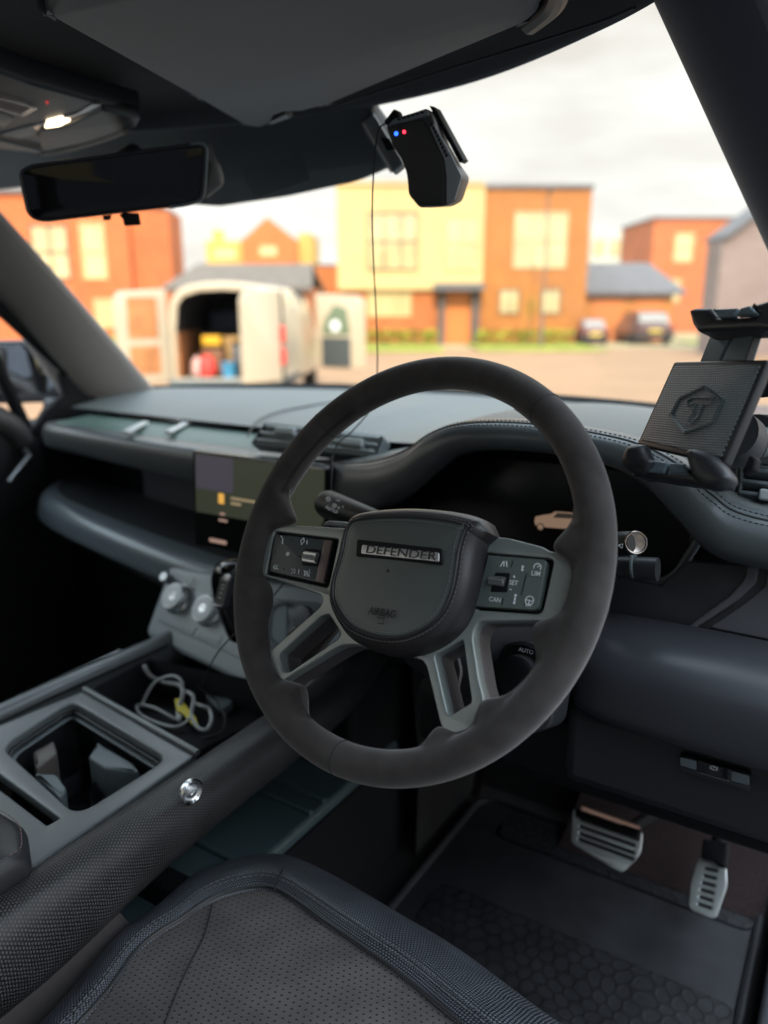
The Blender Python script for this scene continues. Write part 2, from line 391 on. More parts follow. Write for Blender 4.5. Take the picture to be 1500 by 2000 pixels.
# headliner: from the header back, and its front lip dropping to the glass
def hl(p, dy, dz): return np.array(p)+np.array([0, dy, dz])
rows = [[hl(p, -.000, -.030) for p in head_c], [hl(p, -.012, -.028) for p in head_c], [hl(p, -.03, -.012) for p in head_c], [hl(p, -.08, .004) for p in head_c]]
back = [np.array([p[0]*1.06, -.30, 1.915]) for p in head_c]; back2 = [np.array([p[0]*1.06, -2.6, 1.915]) for p in head_c]
rows += [[p*.5+q*.5 for p, q in zip(rows[-1], back)], back, back2]
loft('headliner', rows, m_head, car)
rows = [[hl(p, .04, .0) for p in head_c], [hl(p, .0, -.0302) for p in head_c]]
loft('header_trim', rows, m_plas, car)
mb = MB(); mb.box(AX, -.80, .80, -2.6, .30, 1.935, 1.96); mb.build('roof_panel', m_dark, car)
# pillars: swept flattened section
def pillar(s, bot, top, mat):
    rows = []
    for t in np.linspace(-.25, 1.12, 14):
        c = np.array(bot)*(1-t)+np.array(top)*t; bulge = (.012 if s < 0 else .0)*sin(pi*max(0, min(1, t)))
        wd = .045+.012*(1-t) if s > 0 else .05+.055*max(0, 1-t)**1.2
        sec = [(0, -.005), (s*.012, .018), (s*.05, .03), (s*(.05+wd), .02), (s*(.055+wd), -.03), (s*(.05+wd*.8), -wd*1.35), (s*.035, -wd*1.3), (s*.010, -wd*.75)]
        if s < 0:
            rr_ = .095+.085*max(0, 1-max(0, t)*2.0); sec = [(.004, .0), (-.01, .022), (-.06, .03), (-.13, .01), (-.135, -.05), (-.12, -rr_), (-.07, -rr_*1.02), (-.02, -rr_*.75)]
        rows.append([c+np.array([a+s*0, b, 0])+np.array([-s*bulge, 0, 0]) for a, b in sec])
    return sub(loft('windscreen_pillar', rows, mat, car, closeu=True, cap=True), 2)
pl = pillar(-1, (-.665, .70, 1.385), (-.585, .16, 1.89), m_pillar); pl['label'] = 'grey fabric pillar at the far passenger side'
m_pilr = M_('navy fabric', (.030, .030, .045), .85, sheen=.35, noise=.15, nscale=1200)
pr_ = pillar(1, (.735, .66, 1.385), (.506, .225, 1.875), m_pilr); pr_['label'] = 'dark navy pillar beside the driver'
# sensor housing under the header centre (behind the mirror)
frW = frame((0.05, .43, 1.83), (0, -.445, -.49))
pts = l2(frW, [(-60, 300), (-60, 380), (45, 369), (160, 395), (300, 398), (430, 407), (560, 388), (700, 358), (785, 322), (770, 290), (722, 226), (735, 205), (600, 190), (200, 190)])
sh = plate('sensor_housing', fil(pts, .012), frW, .03, .008, m_plas, car)
gr = MB()
for k in range(10):
    a = loc2(frW, 470+k*3.2, 338+k*5.2); b = loc2(frW, 590+k*1.5, 308+k*4.6)
    gr.tube([w3(frW, *a, .0006), w3(frW, *b, .0006)], .0006, 5)
gr.build('vent_grille', m_plas2, sh)
p2 = l2(frW, [(708, 238), (728, 224), (790, 322), (765, 335)])
pc = plate('camera_cover', fil(p2, .004), shift(frW, .006), .012, .003, m_plas2, sh)
# lower shell: floor, firewall, tunnel, sides, rear
floor_z = .75
mb = MB(); mb.box(AX, -.74, .72, -2.6, .72, .70, floor_z); mb.build('floor_pan', m_carpet, car)
loft('firewall', [[(-.74, .60, .75), (.72, .60, .75)], [(-.74, .80, .90), (.72, .80, .90)], [(-.74, .86, 1.10), (.72, .86, 1.10)], [(-.74, .80, 1.36), (.72, .80, 1.36)]], m_carpet, car)
sm = MB(); sm.box(AX, .715, .80, -2.6, .9, .66, .80); bev(sm.build('door_sill', m_sill, car), .012, 3)
mb = MB(); mb.box(AX, -.80, -.74, -2.6, .2, .70, 1.36); mb.build('side_panel', m_plas, car); mb = MB(); mb.box(AX, .762, .80, -2.6, -1.0, .70, 1.33); mb.build('side_panel', m_plas, car)
mb = MB(); mb.box(AX, -.80, .80, -2.68, -2.6, .70, 1.36); mb.build('tail_panel', m_plas, car)
for x in (-.74, .74):
    for y in (-1.05, -2.1):
        mb = MB(); mb.box(AX, x-.04, x+.04, y-.09, y, 1.3, 1.93); mb.build('door_pillar', m_plas, car)
mb = MB(); mb.box(AX, -.78, -.745, -1.05, .2, 1.36, 1.93); gl = mb.build('side_window', m_glass, car)
# bonnet and wiper cowl outside the glass
m_paint = M_('bonnet paint', (.020, .028, .045), .25, coat=.6)
rows = [[(x, y, z-.06*(abs(x)/.8)**4) for x in np.linspace(-.82, .82, 15)] for y, z in ((.98, 1.36), (1.10, 1.345), (1.6, 1.30), (2.2, 1.245), (2.55, 1.19), (2.66, 1.08), (2.70, .8))]
loft('bonnet', rows, m_paint, car)
mb = MB(); mb.box(AX, -.74, .74, .90, 1.02, 1.33, 1.372); bev(mb.build('wiper_cowl', m_dark, car), .008)
for (x0, x1, y0, y1) in ((-.64, -.40, 1.5, 1.85), (.40, .64, 1.5, 1.85)):
    mb = MB(); mb.box(AX, x0, x1, y0, y1, 1.29, 1.332); bev(mb.build('bonnet_plate', m_paint, car), .015, 3)
for x in (.52, -.1):
    revolve('wiper_hub', [(.0, .03), (.014, .028), (.02, .015), (.022, 0)], frame((x, .97, 1.40), (0, 0, 1)), m_dark, car, 16)

# ------------------------------------------------------------------ passenger door, mirror outside
door = thing('passenger_door', 'dark passenger door with narrow window frame and quarter window at far left', 'door', (-.72, .3, .8))
frD = frame((-.705, 0, 0), (1, 0, 0), (0, 1, 0))     # u = y, v = z
pd = [(-1.0, .80), (.74, .80), (.74, 1.33), (.60, 1.372), (.30, 1.372), (-1.0, 1.38)]
plate('door_panel', fil(pd, .02), frD, .05, .012, m_plas, door)
mb = MB(); mb.tube(cr([w3(frD, *p, -.01) for p in [(-1.0, 1.44), (.1, 1.425), (.28, 1.40), (.345, 1.37), (.37, 1.33)]], 6), .028, 12)
mb.build('door_cap', M_('door cap', (.05, .047, .047), .5), door)
plate('sail_panel', fil([tuple(oX(x, y, -.70)[1:]) for x, y in ((118, 722), (235, 812), (200, 850), (60, 850), (92, 800), (128, 770))], .006), (np.array([-.70, 0, 0]), np.array([0, 1., 0]), np.array([0, 0, 1.]), np.array([1., 0, 0])), .02, .004, m_dark, door)
# window frame bars: the slanting front bar under the pillar, the divider
mb = MB()
mb.tube([w3(frD, .655, 1.36, -.02), w3(frD, .36, 1.655, -.02), w3(frD, .12, 1.90, -.02)], .016, 10)
mb.tube([w3(frD, .60, 1.36, -.0), w3(frD, .31, 1.635, -.0), w3(frD, .10, 1.86, -.0)], .012, 10)
mb.tube([w3(frD, .385, 1.36, -.01), w3(frD, .335, 1.50, -.01), w3(frD, .30, 1.66, -.01)], .013, 10)
mb.build('window_frame', m_dark, door)
mb = MB(); mb.tube([w3(frD, .36, 1.32, .015), w3(frD, .36, 1.31, .03), w3(frD, .30, 1.27, .045)], .006, 8); mb.build('door_handle', m_dchrome, door)
mir = thing('door_mirror', 'grey door mirror seen through the passenger quarter window', 'mirror', (-.86, .5, 1.42))
frM = frame((-.88, .52, 1.45), (.75, -.65, 0), (1, 1, 0))
rows = []
for wv, sc_ in ((0, .96), (-.01, 1), (-.05, .98), (-.09, .8), (-.11, .5)):
    rows.append([w3(frM, a*sc_, b*sc_, wv) for a, b in fil([(-.10, -.065), (.09, -.065), (.11, .03), (.06, .075), (-.09, .075)], .03)])
loft('mirror_housing', rows, m_plas, mir, closeu=True, cap=True)
plate('mirror_glass', fil([(-.09, -.057), (.08, -.057), (.10, .028), (.055, .066), (-.08, .066)], .025), shift(frM, .002), .004, .001, M_('mirror glass', (.55, .56, .57), .03, metal=1), mir)
mb = MB(); mb.tube([(-.80, .50, 1.385), (-.74, .52, 1.385)], .02, 10); mb.build('mirror_arm', m_plas, mir)

# ================================================================== DASHBOARD
dash = thing('dashboard', 'full width dark grey padded dashboard under the windscreen', 'dashboard', (0, .5, 1.0))
#  x, y, z centre, half height, half depth of the padded front roll
LIP = [(-.655, .50, 1.350, .020, .020), (-.645, .42, 1.352, .024, .024), (-.60, .372, 1.356, .023, .026), (-.50, .358, 1.357, .024, .028), (-.20, .352, 1.350, .030, .032), (.06, .34, 1.352, .034, .033), (.16, .30, 1.366, .036, .035),
       (.225, .268, 1.385, .034, .036), (.265, .256, 1.405, .030, .034), (.30, .25, 1.432, .026, .032), (.345, .247, 1.455, .0185, .03), (.42, .246, 1.463, .0165, .03), (.50, .247, 1.458, .0165, .03), (.545, .25, 1.445, .021, .032),
       (.58, .252, 1.421, .029, .034), (.61, .252, 1.396, .031, .036), (.65, .25, 1.383, .027, .037), (.78, .25, 1.377, .027, .037)]
lipc = cr(LIP, 8)
rows = []
for c in lipc:
    x, y, z, h, d = c
    ex = .60 if x < .0 else .85 if x > .2 else .60+.25*x/.2
    rows.append([(x, y-d*abs(cos(a))**ex*np.sign(cos(a)), z+h*abs(sin(a))**ex*np.sign(sin(a))) for a in np.linspace(0, 2*pi, 32, endpoint=False)])
# orient the passenger end so that the roll turns forward
for k in range(0, 12):
    c = np.array(lipc[k][:3]); t = nrm(np.array(lipc[k+1][:3])-c); n_ = nrm(np.cross(t, (0, 0, 1)))
    x, y, z, h, d = lipc[k]
    rows[k] = [tuple(c+n_*d*abs(cos(a))**.6*np.sign(cos(a))+np.array([0, 0, 1])*h*abs(sin(a))**.6*np.sign(sin(a))) for a in np.linspace(0, 2*pi, 32, endpoint=False)]
loft('padded_roll', rows, M_('roll leather', (.074, .084, .088), .30, bump=.35, bscale=900, bdist=.0003, kind='cells', rvar=.05, nscale=12), dash, closeu=True, cap=True)
# upper deck, from the roll to the foot of the windscreen
bx = np.array([p[0] for p in base_c]); by = np.array([p[1] for p in base_c])
rows = []
for c in lipc[37:]:
    x, y, z, h, d = c
    yb = np.interp(x, bx, by)-.006; zt = z+h
    r = []
    for t in np.linspace(0, 1, 12):
        e = t*t*(3-2*t) if False else t
        yy = (y-.004)+(yb-y)*t
        zz = zt-.0006+(1.416-zt)*(t**1.25)+.010*sin(pi*t)*min(1, max(.3, (zt-1.40)/.05))
        r.append((x, yy, zz))
    rows.append(r)
x0 = lipc[80][0]
top = [[(x, .455+(np.interp(x, bx, by)-.006-.455)*t, 1.398+.018*t+.006*sin(pi*t)) for t in np.linspace(0, 1, 12)] for x in np.linspace(-.66, -.10, 12)]
top2 = [[(x, (np.interp(x, [c[0] for c in lipc[30:]], [c[1] for c in lipc[30:]])+.05)*(1-t)+(np.interp(x, bx, by)-.006)*t, (np.interp(x, [-.1, .2], [1.398, 1.405]))*(1-t)+1.416*t+.006*sin(pi*t)) for t in np.linspace(0, 1, 12)] for x in np.linspace(-.099, .0, 4)]
m_deck = M_('dash deck', (.088, .098, .097), .5, bump=.4, bscale=700, bdist=.0004, kind='cells', rvar=.05, nscale=9)
loft('deck', top+top2+[r for r in rows if r[0][0] > .012], m_deck, dash, sharp=60)
loft('channel', [[(x, y, z) for x in (-.60, -.50, -.30, -.10, .02)] for y, z in ((.362, 1.374), (.385, 1.383), (.44, 1.386), (.47, 1.388))], M_('deck channel', (.060, .105, .090), .45), dash)
for px in (262, 345):
    a = oZ(px-18, 842, 1.392); b = oZ(px+22, 822, 1.394)
    boxo('grab_strut', (a, nrm(b-a), nrm(np.cross((0, 0, 1), b-a)), np.array([0, 0, 1.])), 0, np.linalg.norm(b-a), -.007, .007, -.005, .0, M_('strut glint', (.45, .47, .47), .4) if px == 262 else bpy.data.materials['strut glint'], dash, .004)  # pale colour paints in the bright reflections on the struts
tube('deck_seam', cr([oZ(x, y, zz) for x, y, zz in ((484, 852, 1.401), (500, 826, 1.404), (540, 806, 1.409), (620, 790, 1.413), (740, 772, 1.418))], 6), .0014, m_stitch, dash, 8)
tube('deck_seam', cr([oZ(x, y, zz) for x, y, zz in ((1015, 815, 1.477), (1100, 812, 1.470), (1200, 822, 1.462))], 6), .0010, m_stitch, dash, 8)
loft('glass_frit', [[np.array(p)+np.array([0, -.010, -.012]) for p in base_c], [np.array(p)+np.array([0, .012, .014]) for p in base_c]], m_dark, car)
# seams and stitches of the leather roll
def onlip(ang, k0, k1, off=.0):
    out = []
    for c in lipc[k0:k1]:
        x, y, z, h, d = c; out.append(np.array([x, y-(d+off)*abs(cos(ang))**.85*np.sign(cos(ang)), z+(h+off)*abs(sin(ang))**.85*np.sign(sin(ang))]))
    return out
def stitchrun(mb, pts, ln=.0032, gap=.0018, r=.00045, lift=0):
    P = np.array(pts); d = np.r_[0, np.cumsum(np.linalg.norm(np.diff(P, axis=0), axis=1))]
    s = 0
    while s+ln < d[-1]:
        a = [np.interp(s, d, P[:, i]) for i in range(3)]; b = [np.interp(s+ln, d, P[:, i]) for i in range(3)]
        mb.tube([a, b], r, 5); s += ln+gap
k0 = 44
mb = MB(); mb.tube(onlip(radians(62), k0, len(lipc), .0001), .0013, 6); mb.build('seam', m_stitch, dash)
mb = MB(); stitchrun(mb, onlip(radians(76), k0, len(lipc), .0004)); stitchrun(mb, onlip(radians(48), k0, len(lipc), .0004)); mb.build('stitching', m_gstitch if False else m_stitch, dash)
# passenger shelf: recess between the roll and the lower bar
mb = MB(); mb.box(AX, -.66, .24, .50, .52, 1.10, 1.35); mb.box(AX, -.665, -.655, .38, .52, 1.19, 1.35); mb.box(AX, -.66, .24, .36, .52, 1.175, 1.185); mb.build('shelf', m_dark, dash)
mb = MB(); mb.box(AX, -.50, -.10, .485, .50, 1.20, 1.33); bev(mb.build('shelf_insert', M_('shelf insert', (.10, .11, .12), .45), dash), .01)
BAR = [(-.665, .46, 1.247, .020, .02), (-.655, .40, 1.232, .022, .024), (-.61, .352, 1.220, .023, .028), (-.50, .330, 1.207, .024, .030), (-.25, .315, 1.184, .026, .033), (0., .31, 1.170, .026, .033), (.22, .315, 1.165, .026, .033)]
rows = []
for c in cr(BAR, 8):
    x, y, z, h, d = c
    rows.append([(x, y-d*abs(cos(a))**.62*np.sign(cos(a))+.012*sin(a), z+h*abs(sin(a))**.62*np.sign(sin(a))) for a in np.linspace(0, 2*pi, 32, endpoint=False)])
loft('lower_bar', rows, M_('soft bar', (.13, .155, .175), .28, bump=.2, bscale=900, bdist=.0002), dash, closeu=True, cap=True)
bt_ = cr(BAR, 4)[4:]
loft('shelf_floor', [[(c[0], c[1]-.005, c[2]+c[3]-.003) for c in bt_], [(c[0], c[1]+.03, c[2]+c[3]+.001) for c in bt_], [(c[0], .49, c[2]+c[3]-.004) for c in bt_]], M_('shelf liner', (.020, .022, .025), .6), dash)
loft('bar_underside', [[(c[0], c[1]-.012, c[2]-c[3]+.004) for c in bt_], [(c[0], c[1]+.01, c[2]-c[3]-.035) for c in bt_], [(c[0], .46, c[2]-c[3]-.07) for c in bt_]], m_plas, dash)
tube('end_trim', cr([(-.652, .44, 1.352), (-.668, .432, 1.325), (-.676, .425, 1.29), (-.672, .42, 1.25), (-.655, .40, 1.228)], 8), [.018+.0*k for k in range(33)], bpy.data.materials['soft bar'], dash, 16)
mb = MB(); mb.box(AX, -.66, .25, .42, .60, .90, 1.15); mb.build('glovebox', m_dark, dash)
# instrument recess
mb = MB(); mb.box(AX, .19, .72, .40, .42, 1.10, 1.395); mb.box(AX, .18, .20, .29, .42, 1.16, 1.37); mb.build('binnacle', m_dark, dash)
frI = frame(oY(1100, 1040, .335), (0, -1, .12))
bz = plate('screen_surround', fil(l2(shift(frI, -.013), [(700, 860), (1420, 900), (1420, 1190), (700, 1160)]), .006), shift(frI, -.013), .004, .001, m_dark, dash)
scr = plate('instrument_screen', fil(l2(frI, [(840, 880), (1345, 930), (1352, 1150), (840, 1120)]), .006), frI, .012, .001, M_('instrument glass', (.010, .011, .010), .3, spec=.25), dash)
mI = M_('screen picture beige', (.0, .0, .0), .5, emis=(.62, .40, .27), estr=.13)
mId = M_('screen picture dark', (.0, .0, .0), .5, emis=(.03, .025, .02), estr=.3)
fi = shift(frI, .0006)
body = [(1044, 1018), (1046, 1009), (1060, 1006), (1076, 1004), (1084, 999), (1094, 999.5), (1150, 1004), (1156, 1028), (1150, 1036), (1068, 1030), (1046, 1026)]
pic = plate('vehicle_picture', fil(l2(fi, body), .0006), shift(fi, .0003), .0004, .0001, mI, scr)
plate('picture_window', fil(l2(fi, [(1082, 1008), (1089, 1001.5), (1122, 1004), (1121, 1013), (1082, 1011)]), .0004), shift(fi, .0008), .0003, .0001, mId, pic)
for (x, y) in ((1056, 1029), (1140, 1035)):
    c = loc2(fi, x, y)
    plate('picture_wheel', arc(c[0], c[1], .0048, 0, 2*pi, 20)[:-1], shift(fi, .0008), .0003, .0001, mId, pic)
    plate('picture_hub', arc(c[0], c[1], .0033, 0, 2*pi, 20)[:-1], shift(fi, .0012), .0003, .0001, mI, pic)
tube('binnacle_trim', cr([oY(x, y, .275) for x, y in [(1120, 1120), (1180, 1133), (1240, 1140), (1290, 1136), (1322, 1118), (1345, 1085), (1368, 1050), (1385, 1020)]], 6), .0045, m_plas2, dash)
# lower right trim and coin tray
frT = frame(oY(1400, 1180, .235), (0, -1, .25))
plate('side_trim', fil(l2(frT, [(1195, 1125), (1290, 1145), (1345, 1095), (1620, 1110), (1620, 1345), (1330, 1290), (1180, 1270)]), .004), frT, .02, .003, m_plas, dash)
ft = shift(frT, .008)
ring = fil(l2(ft, [(1462, 1085), (1455, 1130), (1424, 1165), (1320, 1240), (1600, 1305), (1600, 1085)]), .004)
inn_ = fil(l2(ft, [(1484, 1095), (1478, 1140), (1440, 1175), (1358, 1228), (1585, 1278), (1585, 1095)]), .004)
plate('tray_frame', [ring, inn_], ft, .012, .0025, m_sill, dash)
plate('tray_cover', fil(l2(shift(frT, .004), [(1500, 1098), (1494, 1145), (1450, 1182), (1385, 1226), (1590, 1268), (1590, 1095)]), .004), shift(frT, .004), .004, .0015, m_sill, dash)
fk = frame(oY(1400, 1290, .20), (0, -1, .35))
plate('coin_slot', fil(l2(fk, [(1318, 1266), (1620, 1335), (1620, 1375), (1318, 1300)]), .003), fk, .02, .002, m_sill, dash)
# knee bolster: a thick roll on the right
rows = []
for (x, y, z, h, d) in cr([(.515, .20, 1.256, .018, .03), (.520, .178, 1.256, .031, .05), (.540, .167, 1.257, .038, .058), (.60, .163, 1.257, .041, .062), (.66, .162, 1.257, .042, .063), (.80, .162, 1.257, .042, .063)], 6):
    rows.append([(x, y-d*abs(cos(a))**.62*np.sign(cos(a))-.010*sin(a)*-1, z+h*abs(sin(a))**.62*np.sign(sin(a))) for a in np.linspace(0, 2*pi, 32, endpoint=False)])
loft('knee_roll', rows, M_('knee leather', (.030, .031, .037), .40, bump=.25, bscale=900, bdist=.0002, kind='cells', rvar=.05, nscale=10), dash, closeu=True, cap=True, sharp=70)
mb = MB(); mb.box(AX, .30, .76, .20, .50, 1.07, 1.16); mb.box(AX, .17, .72, .42, .66, 1.02, 1.2); bev(mb.build('lower_cover', m_dark, dash), .02, 3)
boxo('lower_fascia', AX, .515, .80, .128, .30, 1.135, 1.222, M_('fascia black', (.012, .013, .016), .6), dash, .012)
# parking brake switch
frP = frame(oY(1395, 1515, .118), (0, -1, -.05))
pb = plate('brake_switch', fil(l2(frP, [(1326, 1477), (1465, 1516), (1465, 1546), (1328, 1506)]), .003), frP, .01, .001, m_plas, dash)
fp = shift(frP, .0012)
for q in ([(1328, 1479), (1360, 1487), (1360, 1504), (1328, 1495)], [(1428, 1506), (1463, 1516), (1463, 1534), (1428, 1525)]):
    plate('switch_end', fil(l2(fp, q), .001), fp, .002, .0004, m_plas2, pb)
plate('switch_key', fil(l2(fp, [(1361, 1485), (1427, 1503), (1425, 1524), (1361, 1507)]), .001), fp, .002, .0004, m_gloss, pb)
fp2 = shift(fp, .0004)
lines('chrome_strip', [l2(fp2, [(1363, 1508), (1424, 1526)])], fp2, .0004, m_chrome, pb)
c = loc2(fp2, 1394, 1500)
lines('brake_symbol', [arc(c[0], c[1], .0021, 0, 2*pi, 16), arc(c[0], c[1], .0032, -.7, .7, 6), arc(c[0], c[1], .0032, pi-.7, pi+.7, 6)], fp2, .00022, m_white, pb)
text('brake_letter', 'P', .0032, fp2, m_white, pb, .0001, c[0], c[1])
# air vents
def vent(name, poly, fr, nb, mat, tabs, rim=.0035):
    P = fil(l2(fr, poly), .006)
    v = plate(name, [P, inset(P, rim)], fr, .022, .0015, m_plas2, dash)
    plate('vent_back', inset(P, rim-.001), shift(fr, -.014), .004, .0005, m_dark, v)
    a, b, c_, d = [np.array(loc2(fr, *p)) for p in poly]   # bl, br, tr, tl
    for k in range(nb):
        t = (k+.6)/(nb+.2)
        l = a*(1-t)+d*t; r = b*(1-t)+c_*t; l = l+(r-l)*.03; r = r-(r-l)*.03
        bl = MB(); fb = (w3(fr, *l, -.004), nrm(fr[1]*(r-l)[0]+fr[2]*(r-l)[1]), None, None); ax = fb[1]; az = nrm(fr[3]+fr[2]*.5); ay = np.cross(az, ax)
        bl.box((fb[0], ax, ay, az), 0, np.linalg.norm(r-l), -.0022, .0022, -.010, .006); bev(bl.build('vane', mat, v), .0010)
    for (px, py, wd) in tabs:
        u, vv = loc2(fr, px, py)
        boxo('vane_tab', fr, u-wd, u+wd, vv-.005, vv+.006, -.006, .009, M_('vent tab', (.34, .37, .38), .35) if 'vent tab' not in bpy.data.materials else bpy.data.materials['vent tab'], v, .002)
    return v
frV = frame((.05, .325, 1.412), (0, -.80, .60))
vent('centre_vent', [(488, 868), (735, 893), (752, 851), (516, 824)], frV, 3, M_('vane grey', (.30, .34, .35), .35), [(560, 846, .018), (690, 868, .018)])
frR = frame(oY(1470, 940, .285), (0, -1, .25))
vr = vent('side_vent', [(1436, 1000), (1560, 1022), (1566, 918), (1446, 905)], frR, 4, m_plas2, [(1497, 968, .006)])
pf = plate('vent_surround', [fil(l2(frR, [(1380, 1010), (1600, 1050), (1600, 880), (1395, 868)]), .01), fil(l2(frR, [(1434, 1003), (1562, 1026), (1568, 916), (1443, 902)]), .006)], shift(frR, -.002), .03, .004, m_plas2, dash)
c0 = l2(frR, [(1422, 912), (1442, 912), (1440, 935), (1416, 935)]); plate('vent_wheel', fil(c0, .002), shift(frR, .003), .008, .002, m_plas, vr)
# touchscreen
frS = frame(oY(500, 980, .270), (0.03, -1, .06))
cs = [loc2(frS, 405, 877), loc2(frS, 378, 1064), loc2(frS, 641, 912)]
br = (cs[1][0]+(cs[2][0]-cs[0][0]), cs[1][1]+(cs[2][1]-cs[0][1]))
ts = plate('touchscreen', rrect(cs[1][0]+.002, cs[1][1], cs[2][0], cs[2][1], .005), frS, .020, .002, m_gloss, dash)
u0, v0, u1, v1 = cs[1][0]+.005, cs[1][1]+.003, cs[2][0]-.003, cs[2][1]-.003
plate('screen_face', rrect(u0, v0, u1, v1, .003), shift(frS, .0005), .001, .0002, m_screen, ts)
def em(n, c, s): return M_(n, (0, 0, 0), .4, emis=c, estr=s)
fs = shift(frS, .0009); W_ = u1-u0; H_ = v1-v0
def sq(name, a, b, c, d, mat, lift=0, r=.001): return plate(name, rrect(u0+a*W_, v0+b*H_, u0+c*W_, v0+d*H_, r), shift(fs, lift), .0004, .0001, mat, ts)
sq('olive_reflection', .01, .36, .99, .985, em('painted reflection olive', (.28, .31, .20), .045))  # dim olive glow stands in for a reflection on the screen glass
sq('lilac_reflection', .015, .62, .32, .98, em('painted reflection lilac', (.44, .40, .52), .045), .0004)  # lilac glow painted for a soft reflection, not screen content
sq('menu_icon', .20, .49, .245, .60, em('screen orange', (.95, .50, .10), .3), .0004)
em('screen cream', (.95, .72, .42), .12)
sq('menu_line', .30, .555, .50, .580, bpy.data.materials['screen cream'], .0004)
sq('menu_line', .30, .500, .38, .528, bpy.data.materials['screen cream'], .0004)
sq('menu_icon', .20, .30, .27, .325, em('screen pink', (.8, .52, .42), .16), .0004)
sq('menu_icon', .21, .37, .25, .395, bpy.data.materials['screen pink'], .0004)
sq('menu_icon', .12, .055, .26, .095, bpy.data.materials['screen pink'], .0004)
# climate panel
frC = frame(oY(400, 1200, .235), (0, -.80, .60))
out = fil(l2(frC, [(330, 1104), (480, 1128), (640, 1152), (665, 1230), (610, 1350), (480, 1338), (281, 1240)]), [.012, .01, .01, .02, .01, .01, .016])
cp = plate('climate_panel', out, frC, .045, .008, M_('panel silver grey', (.30, .335, .355), .36, bump=.15, bscale=1200, bdist=.0002), dash)
f1 = shift(frC, .003)
plate('button_field', fil(l2(f1, [(345, 1150), (560, 1180), (560, 1300), (480, 1292), (306, 1212)]), .004), f1, .004, .0015, M_('button field', (.27, .305, .33), .32), cp)
for (x, y, rr) in ((350, 1170, .0225), (409, 1194, .0225)):
    u, v = loc2(f1, x, y); o = (w3(f1, u, v), f1[1], f1[2], f1[3])
    k = revolve('temperature_knob', [(rr*1.08, 0), (rr*1.08, .004), (rr*.96, .006), (rr*.95, .015), (rr*.88, .0175)], o, m_chrome, cp, 40)
    revolve('knob_face', [(rr*.86, .0165), (rr*.86, .018), (rr*.80, .0185), (rr*.3, .0175)], o, M_('knob face', (.66, .70, .73), .35) if x == 350 else bpy.data.materials['knob face'], k, 32)
u, v = loc2(f1, 329, 1131); o = (w3(f1, u, v), f1[1], f1[2], f1[3]); k = revolve('volume_knob', [(.008, 0), (.008, .012), (.007, .013)], o, m_dchrome, cp, 24)
for q in ([(375, 1243), (385, 1226)], [(425, 1260), (436, 1242)], [(380, 1128), (372, 1150)]): lines('button_gap', [l2(shift(f1, .0003), q)], shift(f1, .0003), .0006, m_plas, cp)
lines('button_mark', [l2(shift(f1, .0003), [(381, 1244), (388, 1230)])], shift(f1, .0003), .0007, m_white, cp)
# trim bowl at the panel's driver end, seen through the wheel
fb = shift(frC, .001)
plate('panel_bowl', [fil(l2(fb, [(520, 1170), (640, 1180), (640, 1290), (520, 1290)]), .02), fil(l2(fb, [(536, 1186), (580, 1180), (584, 1230), (560, 1262), (530, 1250)]), .015)], shift(fb, .006), .01, .003, m_plas2, cp)
u, v = loc2(frC, 596, 1208); revolve('panel_knob', [(.017, 0), (.017, .01), (.014, .014)], (w3(frC, u, v), frC[1], frC[2], frC[3]), m_dchrome, cp, 28)
# ================================================================== GEAR SELECTOR
gs = thing('gear_selector', 'glossy black gear selector standing on the climate panel beside the steering wheel', 'gear lever', (.0, .2, 1.15))
gp = [oY(x, y, .185) for x, y in ((468, 1245), (460, 1215), (448, 1170), (443, 1130), (447, 1104))]
V = []
for p, (a, b) in zip(cr(gp, 4), [(.016+.010*sin(pi*t*.9), .014+.008*t) for t in np.linspace(0, 1, 17)]):
    V.append([p+np.array([a*cos(s), b*sin(s)*.9, b*sin(s)*.2]) for s in np.linspace(0, 2*pi, 20, endpoint=False)])
V.append([V[-1][i]*.5+np.mean(V[-1], 0)*.5+np.array([0, 0, .004]) for i in range(20)])
loft('selector_body', V, m_gloss, gs, closeu=True, cap=True, sharp=80)
fg = frame(oY(434, 1150, .160), (-.25, -1, .5)); c = (0, 0)
plate('selector_face', rrect(-.011, -.024, .011, .020, .006), fg, .01, .002, m_plas, gs)
plate('selector_cap', rrect(-.010, .010, .010, .021, .005), shift(fg, .001), .004, .0015, m_dchrome, gs)
lines('gear_marks', [[(-.003, y), (.003, y)] for y in (-.012, -.006, 0, .005)], shift(fg, .0004), .0005, m_white, gs)
tube('selector_ring', [w3(fg, .013*cos(a), -.019+.004*sin(a), .0005) for a in np.linspace(pi, 2*pi, 12)], .0009, m_dchrome, gs, 8)

# ================================================================== STEERING COLUMN
W0 = np.array([.40, 0, 1.389]); WYA, WTI = -.12766, .51756
cz, sz_ = cos(WYA), sin(WYA); RZ = np.array([[cz, -sz_, 0], [sz_, cz, 0], [0, 0, 1]])
WX = RZ@np.array([1, 0, 0.]); WV = RZ@np.array([0, sin(WTI), cos(WTI)]); WN = RZ@np.array([0, -cos(WTI), sin(WTI)])
fW = (W0, WX, WV, WN)
col = thing('steering_column', 'black steering column behind the wheel carrying two control stalks', 'steering column', W0-WN*.2)
rows = []
for wv, r, rv in ((-.06, .048, .05), (-.065, .062, .06), (-.12, .068, .075), (-.20, .075, .085), (-.34, .08, .10)):
    rows.append([w3(fW, r*1.05*abs(cos(a))**.75*np.sign(cos(a)), rv*abs(sin(a))**.75*np.sign(sin(a))-.018, wv) for a in np.linspace(0, 2*pi, 32, endpoint=False)])
loft('column_shroud', rows, m_plas, col, closeu=True, cap=True)
